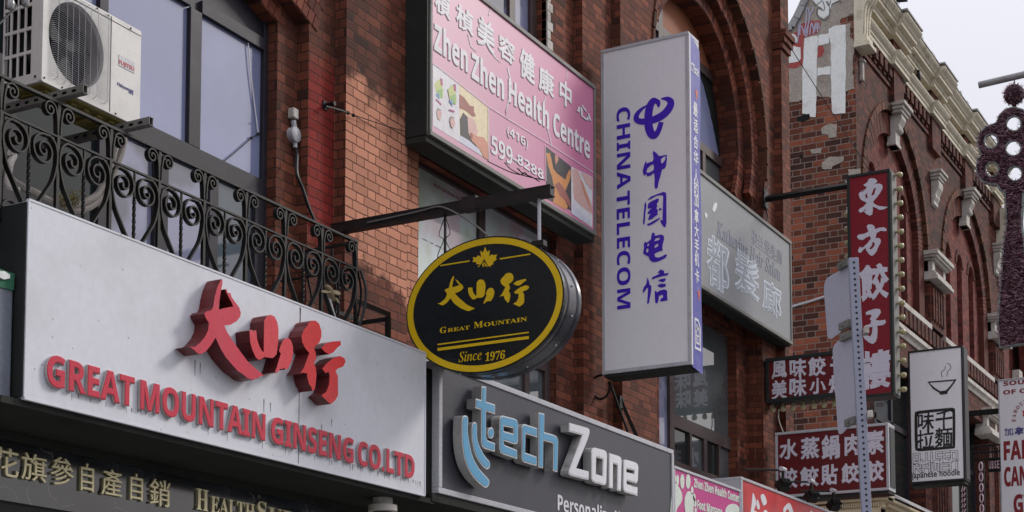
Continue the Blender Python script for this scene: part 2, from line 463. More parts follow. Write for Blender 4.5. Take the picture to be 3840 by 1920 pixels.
M['plaster'] = paint('grey_cement_render', (0.36, 0.32, 0.28), 0.9, 0.6, (0.22, 0.17, 0.14), 2.5, 0.0, bump=0.8, var=0.2)
M['white_wash'] = paint('flaking_white_paint', (0.80, 0.82, 0.80), 0.8, 0.35, (0.40, 0.33, 0.30), 5.0, 0.0, bump=0.8)
M['red_wash'] = paint('faded_red_paint', (0.38, 0.07, 0.065), 0.8, 0.6, (0.35, 0.28, 0.25), 6.0, bump=0.6)
M['blue_spray'] = paint('pale_violet_spray_paint', (0.42, 0.40, 0.52), 0.7, 0.1)
M['black_spray'] = paint('grey_spray_paint', (0.13, 0.15, 0.15), 0.7, 0.2)
M['lead'] = paint('grey_flashing', (0.33, 0.33, 0.33), 0.45, 0.5, sc=5)
M['iron'] = paint('black_wrought_iron', (0.009, 0.009, 0.008), 0.5, 0.15, (0.06, 0.045, 0.035), 12, bump=0.3, spec=0.25)
M['iron_rust'] = paint('rusty_black_steel', (0.016, 0.011, 0.010), 0.6, 0.4, (0.06, 0.03, 0.02), 9, bump=0.3)
M['frame_grey'] = paint('dark_grey_window_frame', (0.030, 0.027, 0.036), 0.5, 0.25, spec=0.2)
M['frame_brown'] = paint('brown_window_frame', (0.065, 0.042, 0.040), 0.5, 0.4, (0.14, 0.12, 0.11))
M['dark'] = paint('black_board_and_shade', (0.012, 0.013, 0.013), 0.8, 0.2, spec=0.15)  # plain black parts, also painted shade in the sign gap and brick hollows
M['soffit'] = paint('dark_soffit_board', (0.035, 0.037, 0.033), 0.85, 0.5, (0.012, 0.012, 0.012), spec=0.15)
M['white_sign'] = paint('grimy_white_sign_sheet', (0.66, 0.668, 0.72), 0.5, 0.3, (0.40, 0.39, 0.38), 1.3, 0.22, var=0.03, speck=0.5)
M['ct_white'] = paint('off_white_acrylic', (0.86, 0.845, 0.87), 0.4, 0.1, (0.5, 0.48, 0.48), 1.5, 0.08, var=0.02)
M['alu'] = paint('aluminium_frame', (0.50, 0.50, 0.53), 0.45, 0.4, (0.25, 0.24, 0.24), 5, 0.25)
M['alu_dark'] = paint('dirty_sign_frame', (0.17, 0.165, 0.15), 0.55, 0.5, sc=4)
M['red_face'] = paint('faded_red_letter_face', (0.56, 0.028, 0.060), 0.35, 0.12, (0.35, 0.10, 0.12), 7, 0.15, spec=0.3)
M['red_deep'] = paint('red_letter_face', (0.56, 0.008, 0.014), 0.3, 0.2, (0.35, 0.02, 0.03), 7, 0.1)
M['red_side'] = paint('maroon_letter_side', (0.13, 0.014, 0.016), 0.4, 0.6, (0.05, 0.02, 0.02), 9, 0.5)
M['cream_side'] = paint('grimy_letter_edge', (0.42, 0.38, 0.37), 0.6, 0.6, (0.20, 0.17, 0.16), 9, 0.4)
M['grey_side'] = paint('grimy_white_letter_side', (0.43, 0.42, 0.41), 0.6, 0.7, (0.13, 0.12, 0.11), 7, 0.55)
M['trim_white'] = paint('white_letter_trim', (0.74, 0.74, 0.73), 0.5, 0.5, (0.32, 0.30, 0.28), 9, 0.3)
M['tech_blue'] = paint('sky_blue_letter_face', (0.10, 0.36, 0.58), 0.4, 0.2, (0.30, 0.45, 0.55), 8, 0.15, var=0.05)
M['tech_panel'] = paint('charcoal_sign_panel', (0.052, 0.052, 0.066), 0.45, 0.4, (0.085, 0.083, 0.095), 2.0, 0.55, var=0.06)
M['white_ink'] = paint('white_lettering', (0.78, 0.77, 0.80), 0.5, 0.3, (0.45, 0.42, 0.42), 9)
M['gold'] = paint('mustard_gold_paint', (0.76, 0.50, 0.008), 0.4, 0.15, (0.60, 0.40, 0.03), 5, var=0.06)
M['black_gloss'] = paint('black_sign_face', (0.012, 0.014, 0.015), 0.3, 0.1, var=0.2)
M['drum'] = paint('glossy_dark_metal', (0.10, 0.10, 0.115), 0.22, 0.2, metal=0.6)
M['marble'] = None
M['gilt'] = paint('pale_gilt_letter', (0.88, 0.80, 0.52), 0.4, 0.2, (0.5, 0.42, 0.22), 9, metal=0.7)
M['ct_blue'] = paint('indigo_lettering', (0.065, 0.016, 0.52), 0.4, 0.05)
M['banner'] = paint('faded_indigo_banner', (0.06, 0.06, 0.36), 0.5, 0.2, (0.50, 0.51, 0.62), 9, 0.12)
M['orange'] = paint('orange_ink', (0.6, 0.10, 0.05), 0.5, 0.1)
M['salon'] = paint('weathered_grey_sign', (0.25, 0.258, 0.272), 0.5, 0.5, (0.22, 0.21, 0.19), 1.2, 0.35, var=0.05)
M['salon_text'] = paint('faded_blue_ink', (0.235, 0.25, 0.31), 0.6, 0.2)
M['salon_core'] = paint('washed_blue_grey_ink', (0.34, 0.365, 0.41), 0.5, 0.3)
M['pale_ink'] = paint('pale_blue_white_ink', (0.60, 0.66, 0.74), 0.5, 0.2)
M['maroon'] = paint('maroon_sign_sheet', (0.235, 0.007, 0.018), 0.45, 0.2, (0.17, 0.012, 0.02), 2.0)
M['maroon_old'] = paint('brownish_maroon_sheet', (0.135, 0.010, 0.012), 0.45, 0.3, (0.12, 0.02, 0.02), 2.0)
M['lilac_ink'] = paint('lilac_white_lettering', (0.68, 0.65, 0.74), 0.45, 0.15, (0.5, 0.4, 0.42), 7)
M['case'] = paint('dark_green_grey_case', (0.024, 0.027, 0.026), 0.55, 0.25, (0.06, 0.06, 0.055), 6, spec=0.25)
M['bulb'] = paint('cream_lamp_glass', (0.44, 0.39, 0.22), 0.25, 0.4, (0.30, 0.28, 0.08), 12)
M['grey_ink'] = paint('grey_ink', (0.11, 0.115, 0.12), 0.5, 0.05)
M['ink'] = paint('black_ink', (0.018, 0.022, 0.02), 0.5, 0.05)
M['ajisen'] = paint('white_acrylic_sheet', (0.84, 0.83, 0.86), 0.4, 0.15, (0.5, 0.46, 0.46), 2.0, 0.2, var=0.03)
M['darkred_ink'] = paint('dark_red_ink', (0.25, 0.02, 0.03), 0.5, 0.05)
M['navy_ink'] = paint('navy_ink', (0.03, 0.03, 0.22), 0.5, 0.05)
M['galv'] = paint('galvanised_steel', (0.30, 0.31, 0.39), 0.4, 0.2, (0.28, 0.28, 0.34), 30, var=0.12, metal=0.1)
M['plate_back'] = paint('dull_aluminium_plate', (0.42, 0.42, 0.50), 0.4, 0.2, (0.3, 0.3, 0.36), 4, var=0.05, metal=0.1)
M['hole'] = paint('hole_shade_disc', (0.02, 0.02, 0.025), 0.8, 0.0)  # colour stands in for the shade inside the post holes
M['tinsel'] = vouss('purple_brown_tinsel', (0.15, 0.07, 0.09), (0.50, 0.30, 0.36))
M['tinsel_core'] = paint('dark_tinsel_backing', (0.05, 0.025, 0.033), 0.8, 0.3)
M['ac_white'] = paint('cream_white_enamel', (0.66, 0.64, 0.61), 0.45, 0.3, (0.30, 0.25, 0.20), 4, 0.2, var=0.03)
M['pipe'] = paint('grimy_pipe_lagging', (0.30, 0.27, 0.25), 0.8, 0.6, (0.10, 0.09, 0.08), 8)
M['cable'] = paint('black_cable', (0.012, 0.013, 0.016), 0.5, 0.1)
M['crimson_sign'] = paint('crimson_sign_sheet', (0.60, 0.022, 0.032), 0.4, 0.2, (0.75, 0.22, 0.22), 1.6, var=0.04)
M['magenta'] = paint('magenta_sign_sheet', (0.52, 0.02, 0.22), 0.4, 0.25, (0.75, 0.30, 0.50), 2.0, var=0.04)
M['mint_ink'] = paint('mint_white_ink', (0.66, 0.72, 0.64), 0.5, 0.1)
M['cream'] = paint('cream_painted_cornice', (0.52, 0.44, 0.29), 0.7, 0.4, (0.30, 0.25, 0.17), 4)
M['peel'] = paint('peeling_grey_paint', (0.42, 0.41, 0.41), 0.8, 0.9, (0.12, 0.11, 0.11), 7, 0.3)
M['olive'] = paint('olive_feathers', (0.20, 0.16, 0.09), 0.8, 0.4, (0.08, 0.06, 0.04), 30)
M['green'] = paint('green_awning_cloth', (0.03, 0.14, 0.08), 0.8, 0.5, (0.4, 0.4, 0.36), 9)
M['blue_grey'] = paint('blue_grey_sheet', (0.16, 0.18, 0.22), 0.6, 0.4, sc=3)
M['asphalt'] = paint('asphalt', (0.045, 0.045, 0.047), 0.9, 0.3)
M['concrete'] = paint('concrete_paving', (0.30, 0.295, 0.28), 0.9, 0.4)
M['tymp_panel'] = paint('terracotta_panel', (0.33, 0.115, 0.055), 0.7, 0.3, (0.2, 0.08, 0.05), 3)
M['moss'] = paint('dry_yellow_moss', (0.22, 0.18, 0.05), 0.9, 0.5, (0.06, 0.05, 0.02), 20)
M['pane'] = glass('lavender_pane', (0.27, 0.30, 0.485))
M['pane_mid'] = glass('dim_blue_grey_pane', (0.10, 0.125, 0.15), 0.06, 1.6)
M['pane_low'] = glass('pale_lavender_pane', (0.26, 0.27, 0.40), blotch=[(0.06, 0.07, 0.09)])
M['pane_dark'] = glass('dark_pane', (0.018, 0.026, 0.026), 0.05, 1.45)
M['pane_shop'] = glass('reflecting_pane', (0.11, 0.13, 0.135), 0.035, 2.3)
M['pane_poster'] = glass('poster_behind_glass', (0.70, 0.80, 0.76), 0.08, 1.7, blotch=[(0.78, 0.82, 0.90), (0.50, 0.55, 0.40), (0.68, 0.48, 0.54)], sc=1.0)
M['lamp_glass'] = glass('clear_bulb_glass', (0.22, 0.22, 0.22), 0.05, 2.0)
def _marble():
    g = NG('black_marble'); P, x, y, z, an, ri = g.pos()
    a = g.noise(P, 3.0, 6.0, 0.65)
    wv = g.n('ShaderNodeTexVoronoi', feature='DISTANCE_TO_EDGE'); ad = g.n('ShaderNodeVectorMath', operation='ADD'); g.l(P, ad.inputs[0])
    nz = g.n('ShaderNodeTexNoise'); g.l(P, nz.inputs['Vector']); nz.inputs['Scale'].default_value = 2.0; g.l(nz.outputs['Color'], ad.inputs[1])
    g.l(ad.outputs[0], wv.inputs['Vector']); wv.inputs['Scale'].default_value = 1.9
    v = g.m('MULTIPLY', g.step(wv.outputs['Distance'], 0.007, 0.001), g.step(a, 0.4, 0.6))
    c = g.mix(v, g.mix(g.step(a, 0.35, 0.7), (0.012, 0.015, 0.017), (0.045, 0.052, 0.065)), (0.30, 0.28, 0.25))
    g.b.inputs['IOR'].default_value = 1.85
    return g.done(c, 0.12, None, spec=0.5)
M['marble'] = _marble()
def _pinkface():
    """backlit-type vinyl: pale rose at the left, deeper pink towards the right and top"""
    g = NG('pink_vinyl_sheet'); P, x, y, z, an, ri = g.pos()
    t = g.m('ADD', g.m('MULTIPLY', g.step(x, 11.5, 14.8), 0.75), g.m('MULTIPLY', g.noise(P, 1.5, 2.0), 0.25))
    c = g.ramp(t, [(0.0, (0.62, 0.33, 0.43)), (0.55, (0.62, 0.24, 0.38)), (1.0, (0.58, 0.15, 0.30))])
    return g.done(c, 0.4)
M['pink_face'] = _pinkface()
# ---------------------------------------------------------------- ground
structure(MB().box(-300, 400, -300, 3.2, -0.3, 0.0).build('road', M['asphalt']))
structure(MB().box(-300, 400, 3.2, 60, -0.3, 0.13).build('pavement', M['concrete']))

# ---------------------------------------------------------------- near brick building
W = 7.35; W1 = W+.11; W2 = W+.22
b1 = thing('brick_building', 'dark red brick facade with stepped piers and round arches carrying the big shop signs', 'building', (15, W, 0))
def ring_bricks(mb, cx, cz, r0, r1, y, a0, a1, bw=0.078, depth=.10, rows=1):
    """individual arch bricks set radially"""
    fr = front(y)
    for q in range(rows):
        ra = r0+(r1-r0)*q/rows+.004; rb = r0+(r1-r0)*(q+1)/rows-.004
        n = max(3, int(abs(a1-a0)*(ra+rb)/2/bw))
        for i in range(n):
            g = .06; p = a0+(a1-a0)*(i+g+(.5*(q % 2)))/n; e = a0+(a1-a0)*(i+1-g+(.5*(q % 2)))/n
            j = random.uniform(-.004, .004)
            L = [(cx+r_*math.cos(t), cz+r_*math.sin(t)) for r_, t in ((ra, p), (rb+j, p), (rb+j, e), (ra, e))]
            mb.plate(fr, [L], -depth, random.uniform(0, .006))
# arched window by the air conditioner: a flat segmental head
def seg_arch(x0, x1, zs, rise, zb, n=16):
    c = (x0+x1)/2; h = (x1-x0)/2; r_ = (h*h+rise*rise)/(2*rise); a = math.asin(h/r_)
    return [(x0, zb)]+[(c+r_*math.sin(-a+2*a*i/n), zs+rise-r_+r_*math.cos(-a+2*a*i/n)) for i in range(n+1)]+[(x1, zb)], (c, zs+rise-r_, r_, a)
op0, s0 = seg_arch(6.5, 10.0, 7.20, .34, 4.0)
op1, s1 = seg_arch(6.24, 10.26, 7.28, .38, 3.9)
wl = MB()
F2, F1, F0, FO = front(W2), front(W1), front(W), front(W-.115)
TOP = 12.6
wl.plate(F2, [[(4.5, 3.5), (10.40, 3.5), (10.40, TOP), (4.5, TOP)], op0], -.33, 0)
wl.plate(F1, [[(4.5, 3.5), (10.62, 3.5), (10.62, TOP), (4.5, TOP)], op1], -.108, 0)
wl.fbox(F0, 10.62, 11.54, 3.5, TOP, -.32, 0)
wl.fbox(F1, 11.54, 11.90, 3.5, TOP, -.2, 0)
LA = [(12.02, 4.2), (14.74, 4.2), (14.74, 6.80), (12.02, 6.80)]
UA = [(12.3, 7.9), (14.53, 7.9), (14.53, 10.2), (12.3, 10.2)]
wl.plate(F2, [[(11.90, 3.5), (15.30, 3.5), (15.30, TOP), (11.90, TOP)], LA, UA], -.33, 0)
wl.fbox(F1, 15.15, 15.87, 3.5, TOP, -.108, 0)
wl.fbox(F0, 15.87, 16.79, 3.5, 8.0, -.32, 0)
BX, BZ = 18.62, 9.45
UB = arch(BX, BZ, 1.40, 8.3, 28)
LB = [(17.36, 4.35), (19.88, 4.35), (19.88, 6.86), (17.36, 6.86)]
wl.plate(F2, [[(16.79, 3.5), (20.6, 3.5), (20.6, TOP), (16.79, TOP)], UB, LB], -.33, 0)
UB1 = [(BX-1.6, 3.6)]+[(BX-1.6*math.cos(math.pi*i/28), BZ+1.6*math.sin(math.pi*i/28)) for i in range(29)]+[(BX+1.6, 3.6)]
wl.plate(F1, [[(16.79, 3.5), (20.6, 3.5), (20.6, TOP), (16.79, TOP)], UB1], -.108, 0)
wl.fbox(F0, 20.26, 20.82, 3.5, 8.0, -.32, 0)
UB0 = [(BX-1.86, 8.3)]+[(BX-1.86*math.cos(math.pi*i/28), BZ+1.86*math.sin(math.pi*i/28)) for i in range(29)]+[(BX+1.70, 8.3)]
wl.plate(F0, [[(15.87, 8.0), (20.82, 8.0), (20.82, TOP), (15.87, TOP)], UB0], -.108, 0)
wl.plate(FO, [[(20.82, 3.5), (21.14, 3.5), (21.14, TOP), (20.82, TOP)]], -.6, 0)
for k in range(3):                                        # corbelled courses on the outer pier
    wl.fbox(FO, 20.80-.0, 21.15+.02*k, 11.02+.09*k, 11.10+.09*k, -.3, .03+.025*k)
wl.box(4.5, 21.10, W2+.33, W2+.6, 0, TOP)
wl.build('wall', M['brick'], b1)
MB().box(4.4, 21.2, W-.2, W2+.62, TOP+.002, TOP+.14).build('coping', M['stone'], b1, bevel=.02)
a = MB(); ring_bricks(a, BX, BZ, 1.405, 1.58, W2-.004, -.5, math.pi+.5, depth=.05)
ring_bricks(a, BX, BZ, 1.605, 1.85, W1-.004, -.4, math.pi+.4, depth=.08, rows=2)
a.build('window_arch', M['vouss'], b1)
a = MB(); ring_bricks(a, BX, BZ, 1.855, 1.92, W-.02, -.2, math.pi+.2, bw=.22, depth=.12)
a.build('label_moulding', M['vouss_dark'], b1)
a = MB(); c, zc, r_, an = s0; ring_bricks(a, c, zc, r_+.005, r_+.22, W2-.004, math.pi/2-an, math.pi/2+an, depth=.05, rows=2)
c, zc, r_, an = s1; ring_bricks(a, c, zc, r_+.005, r_+.34, W1-.004, math.pi/2-an-.02, math.pi/2+an+.02, depth=.05, rows=3)
a.build('window_arch', M['vouss'], b1)
wr = MB().fbox(front(W2), 14.531, 14.60, 7.6, 10.2, -.05, .012)
for k in range(26): wr.fbox(front(W2), 14.53, 14.60+.05*(k % 2), 7.62+.1*k, 7.71+.1*k, -.05, .016)
wr.build('whitewashed_jamb', M['stone_white'], b1)
def window(parent, y, outer, bars, panes, mat, pmat, th=.07, name='window'):
    """frame with bars (u0,u1,v0,v1) and panes behind them"""
    fr = front(y); mb = MB()
    for u0, u1, v0, v1 in bars: mb.fbox(fr, u0, u1, v0, v1, -th, random.uniform(0, .004))
    f = mb.build(name, mat, parent, bevel=.004)
    for k, (u0, u1, v0, v1) in enumerate(panes):
        MB().fbox(fr, u0, u1, v0, v1, -th*.75, -th*.5).build('pane', pmat[k % len(pmat)], f)
    return f
yw = 7.66
f = window(b1, yw, None,
  [(6.4, 6.52, 4.5, 7.3), (7.30, 7.40, 4.5, 7.3), (9.95, 10.10, 4.5, 7.3), (8.13, 8.215, 5.95, 7.0), (9.07, 9.20, 5.95, 6.98),
   (6.52, 9.95, 5.80, 5.95), (6.52, 9.07, 6.985, 7.08), (9.20, 9.95, 6.98, 7.08),
   (8.15, 8.25, 4.95, 5.80), (8.72, 8.86, 4.95, 5.80), (9.32, 9.42, 4.95, 5.80), (9.86, 9.95, 4.95, 5.8), (6.52, 9.95, 4.80, 4.95)],
  [(6.5, 7.35, 4.9, 7.0), (7.35, 8.17, 5.9, 7.0), (8.17, 9.1, 5.9, 7.0), (9.15, 9.97, 5.9, 7.0), (7.35, 8.2, 4.9, 5.85), (8.2, 8.8, 4.9, 5.85), (8.8, 9.37, 4.9, 5.85), (9.37, 9.97, 4.9, 5.85)],
  M['frame_grey'], [M['pane_dark'], M['pane'], M['pane'], M['pane'], M['pane_dark'], M['pane_low'], M['pane_low'], M['pane_mid']])
MB().plate(front(yw), [[(6.48, 7.0)]+[(x_, min(z_, 7.6)) for x_, z_ in op0[1:-1]]+[(10.02, 7.0)]], -.06, -.03).build('head_panel', M['frame_grey'], f)
MB().fbox(front(yw), 6.4, 10.1, 4.3, 4.82, -.06, -.02).build('apron_panel', M['frame_grey'], f)
c = MB(); fr = front(yw)
c.tube([fr.pt(*fr.uv(C1, x, y), -.02) for x, y in ((1257, 190), (1270, 350), (1290, 520), (1310, 672))], .005, 5)
c.build('pull_cord', M['white_ink'], f)
c = MB(); c.tube([fr.pt(*fr.uv(C1, x, y), -.02) for x, y in ((1310, 672), (1275, 692), (1180, 775), (1100, 840))], .004, 5); c.ball(fr.pt(*fr.uv(C1, 1310, 672), -.02), .014, 8, 5); c.ball(fr.pt(*fr.uv(C1, 1275, 692), -.02), .012, 8, 5)
c.build('pull_cord', M['frame_grey'], f)
# middle bay: poster window below the pink sign, a slit of the sash above it
window(b1, 7.64, None,
  [(12.0, 12.12, 4.2, 6.86), (14.63, 14.80, 4.2, 6.86), (12.12, 14.63, 6.76, 6.86), (13.28, 13.40, 4.2, 6.76), (12.12, 14.63, 5.36, 5.48), (14.2, 14.3, 4.2, 5.36), (12.9, 13.0, 4.2, 5.36)],
  [(12.1, 13.3, 5.45, 6.8), (13.38, 14.66, 5.45, 6.8), (12.1, 12.95, 4.2, 5.4), (12.95, 14.25, 4.2, 5.4), (14.25, 14.66, 4.2, 5.4)],
  M['frame_brown'], [M['pane_poster'], M['pane_poster'], M['pane_shop'], M['pane_shop'], M['pane_shop']])
fr = front(7.672)
mb = MB(); put(mb, fr, bs('Massage'), *rect(fr, C2, 895, 920, 1075, 1045), n1=.003, wob=.01); put(mb, fr, bs('416-5'), *rect(fr, C2, 832, 1195, 985, 1275), n1=.003)
mb.build('poster_lettering', paint('faded_pink_ink', (0.46, 0.22, 0.25), 0.5), b1)
window(b1, 7.68, None, [(12.2, 12.36, 7.8, 10.2), (14.40, 14.58, 7.8, 10.2), (13.95, 14.07, 7.8, 10.2), (12.3, 14.5, 9.3, 9.42)],
  [(12.3, 13.98, 7.8, 10.2), (14.0, 14.45, 7.8, 10.2)], M['frame_brown'], [M['pane_low'], M['pane_low']])
# right bay: arched window above the grey sign, sliding lights below it
y = 7.80; fr = front(y)
f = window(b1, y, None, [(17.0, 17.3, 8.3, 10.3), (17.95, 18.08, 8.3, 10.75), (20.10, 20.25, 8.3, 10.2), (17.1, 20.2, 10.26, 10.38), (17.1, 20.2, 9.20, 9.32), (18.7, 18.8, 8.3, 9.2), (19.35, 19.45, 8.3, 9.2)],
  [(17.2, 18.0, 9.26, 10.32), (18.03, 20.15, 9.26, 10.32), (17.2, 20.15, 8.3, 9.26)], M['frame_brown'], [M['pane'], M['pane'], M['pane_shop']])
MB().plate(fr, [[(17.0, 10.37)]+[(BX+1.5*math.cos(t), BZ+1.5*math.sin(t)) for t in [math.pi*(.79-.58*i/14) for i in range(15)]]+[(20.2, 10.37)]], -.05, -.01).build('head_panel', M['tymp_panel'], f)
cu = MB(); L = [(20.12, 9.32), (20.12, 10.28), (19.35, 10.28)]
for i in range(14): t = i/13; L.append((19.40+.62*t**.8+.01*(i % 2), 10.2-.88*t))
cu.plate(fr, [L], -.033, -.028)
cu.build('drape', M['dark'], f)
window(b1, 7.66, None, [(17.30, 17.42, 4.2, 6.9), (17.88, 18.02, 4.2, 6.9), (19.90, 20.12, 4.2, 6.9), (18.02, 19.90, 5.36, 5.52), (18.02, 19.9, 4.75, 4.95), (18.95, 19.06, 4.95, 5.36), (18.5, 18.56, 4.95, 5.36), (19.45, 19.51, 4.95, 5.36)],
  [(17.4, 17.9, 4.4, 6.9), (18.0, 19.95, 5.45, 6.9), (18.0, 18.5, 4.9, 5.4), (18.53, 19.0, 4.9, 5.4), (19.03, 19.48, 4.9, 5.4), (19.48, 19.93, 4.9, 5.4)],
  M['frame_brown'], [M['pane_low'], M['pane_shop'], M['pane_dark'], M['pane_shop'], M['pane_dark'], M['pane_shop']])
MB().fbox(front(W2), 17.3, 20.3, 4.28, 4.40, -.1, .14).build('sill', M['frame_brown'], b1, bevel=.01)
MB().box(5.0, 21.0, 7.58, 7.85, 0.12, 3.45).build('shop_front', M['pane_dark'], b1)

# ---------------------------------------------------------------- far ornate brick building
XE = 24.65
b2 = thing('ornate_brick_building', 'weathered brick building with cream stone cornice and white letter painted on its side', 'building', (XE, W, 0))
XF = 34.95
cent = [26.9, 31.9]
zs, Ro, Ri = 10.22, 2.03, 1.56
fr = front(W); wl = MB(); holes = []
for cx in cent: holes.append(arch(cx, zs, Ro, 8.99, 28))
wl.plate(fr, [[(XE+.004, 8.99), (XF, 8.99), (XF, 13.1), (XE+.004, 13.1)]]+holes, -.10, 0)
low = []
for cx in cent: low.append([(cx-1.55, 4.9), (cx+1.55, 4.9), (cx+1.55, 7.9), (cx-1.55, 7.9)])
wl.plate(fr, [[(XE+.004, 0.1), (XF, 0.1), (XF, 8.42), (XE+.004, 8.42)]]+low, -.3, 0)
wl.box(XE+.3, XF, W+.45, W+.8, 0.1, 13.3)
wl.box(XE+.004, XF, W+.03, W+.29, 8.421, 8.989)
wl.build('wall', M['brick_far'], b2)
ty = MB(); ft = front(W+.15)
lanc = []
for cx in cent:
    for k in (-1, 0, 1): lanc.append(arch(cx+.95*k, 10.85, .21, 9.0, 14))
ty.plate(ft, [[(XE+.1, 8.99), (XF-.1, 8.99), (XF-.1, 12.4), (XE+.1, 12.4)]]+lanc, -.15, 0)
ty.build('tympanum_wall', M['brick_tymp'], b2)
# soldier-course arches and their dark label
a = MB()
for cx in cent:
    ring_bricks(a, cx, zs, Ri, Ro-.11, W+.045, -.02, math.pi+.02, bw=.075, depth=.10)
    for sgn in (-1, 1): a.fbox(front(W+.045), min(cx+sgn*Ri, cx+sgn*(Ro-.11)), max(cx+sgn*Ri, cx+sgn*(Ro-.11)), 8.99, zs, -.10, 0)
a.build('arch_ring', M['vouss_far'], b2)
a = MB()
for cx in cent: ring_bricks(a, cx, zs, Ro-.10, Ro+.03, W-.03, 0, math.pi, bw=.2, depth=.12)
a.build('label_moulding', M['vouss_dark'], b2)
for cx in cent:                                            # a red inner ring over each lancet
    for k in (-1, 0, 1):
        a = MB(); ring_bricks(a, cx+.95*k, 10.85, .22, .34, W+.135, 0, math.pi, bw=.07, depth=.05)
        a.build('lancet_arch', M['vouss_far'], b2)
        fw = front(W+.30); x_ = cx+.95*k
        mb = MB(); mb.fbox(fw, x_-.21, x_-.14, 9.0, 10.9, -.05, 0); mb.fbox(fw, x_+.14, x_+.21, 9.0, 10.9, -.05, 0); mb.fbox(fw, x_-.14, x_+.14, 10.0, 10.08, -.05, 0)
        f = mb.build('lancet_window', M['frame_grey'], b2)
        MB().plate(fw, [arch(x_, 10.85, .2, 9.0, 10)], -.045, -.025).build('pane', M['pane_low'], f)
        MB().plate(fw, [arch(x_, 10.85, .2, 10.75, 10)], -.024, -.004).build('head_panel', M['stone_white'], f)
# lower windows
for cx in cent:
    fw = front(W+.28); mb = MB()
    for k in range(4): mb.fbox(fw, cx-1.55+k*1.0, cx-1.45+k*1.0, 4.9, 7.9, -.06, 0)
    mb.fbox(fw, cx-1.5, cx+1.5, 6.9, 7.0, -.06, 0)
    f = mb.build('sash_window', M['frame_grey'], b2)
    MB().fbox(fw, cx-1.5, cx+1.5, 4.9, 7.9, -.05, -.03).build('pane', M['pane_dark'], f)
# belt courses and sill
def corbels(mb, x0, x1, step, wd, z0, z1, o0, o1):
    k = x0+step/2
    while k < x1:
        mb.fbox(front(W), k-wd/2, k+wd/2, z0, z1, 0, o1); mb.fbox(front(W), k-wd/2+.01, k+wd/2-.01, z0-.09, z0, 0, o0); k += step
sill = MB()
for cx in cent: sill.box(cx-2.0, cx+2.0, W-.06, W+.3, 8.89, 8.988)
sill.build('sill', M['stone_white'], b2, bevel=.008)
cb = MB(); corbels(cb, XE+.1, XF, .26, .17, 8.62, 8.88, .03, .06); cb.build('corbel_table', M['brick_far'], b2)
MB().profile([(-.05, 8.36), (.03, 8.36), (.05, 8.42), (.10, 8.45), (.10, 8.52), (-.05, 8.52)], XE-.02, XF, W).build('string_course', M['stone_white'], b2)
# frieze of corbelled brick under the cornice
cb = MB()
k = XE+.75
while k < XF:
    cb.fbox(front(W), k-.075, k+.075, 12.68, 12.875, 0, .07); cb.fbox(front(W), k-.06, k+.06, 12.62, 12.679, 0, .04); k += .27
cb.fbox(front(W), XE+.4, XF, 12.52, 12.58, 0, .03)
for xx in (26.9, 29.4, 31.9, 34.35): cb.fbox(front(W), xx-.30, xx+.30, 12.3, 13.37, .001, .085)
cb.build('brick_frieze', M['brick_far'], b2)
CL = [(-.05, 12.88), (.08, 12.88), (.08, 12.94), (.10, 12.96), (.10, 12.99), (.14, 13.03), (.16, 13.06), (.17, 13.08), (.17, 13.10), (-.05, 13.12)]
CU = [(-.05, 13.37), (.10, 13.37), (.10, 13.43), (.12, 13.44), (.12, 13.49), (.20, 13.51), (.20, 13.56), (.22, 13.57), (.24, 13.60), (.28, 13.64), (.30, 13.67), (.30, 13.69), (-.05, 13.72)]
cn = MB(); cn.profile(CL, XE+.05, XF, W)
for xx in (26.9, 29.4, 31.9, 34.35): cn.profile([(o+.07 if o > 0 else .02, z_+.004*(1 if k < 5 else 1.5)-.002) for k, (o, z_) in enumerate(CL)], xx-.45, xx+.45, W)
cn.build('lower_cornice', M['stone'], b2)
cn = MB(); cn.profile(CU, XE+.05, XF, W)
for xx in (26.9, 29.4, 31.9, 34.35): cn.profile([(o+.08 if o > 0 else .02, z_+.006*(1 if k < 7 else 2)-.004) for k, (o, z_) in enumerate(CU)], xx-.48, xx+.48, W)
cn.build('upper_cornice', M['stone'], b2)
lt = MB().box(XE, XF, W-.305, W+.3, 13.722, 13.736)
for xx in (26.9, 29.4, 31.9, 34.35): lt.box(xx-.5, xx+.5, W-.39, W-.15, 13.74, 13.765)
x_ = XE+.3
while x_ < XF:
    lt.box(x_, x_+random.uniform(.1, .35), W-.30, W-.12, 13.737, 13.737+random.uniform(.01, .05)); x_ += random.uniform(.3, .9)
lt.build('roof_flashing', M['lead'], b2)
MB().box(XE+.01, XF, W+.05, W+.4, 13.101, 13.72).build('parapet_wall', M['brick_far'], b2)
fs_ = MB()
x_ = XE+1.0
while x_ < XF-.5:
    h_ = random.uniform(.1, .16); fs_.plate(front(W), [[(x_, 13.11), (x_+.07, 13.10), (x_+.11, 13.11+h_), (x_+.03, 13.13+h_)]], -.03, -.0+.004); x_ += random.choice((.16, .2, .3, 1.2))
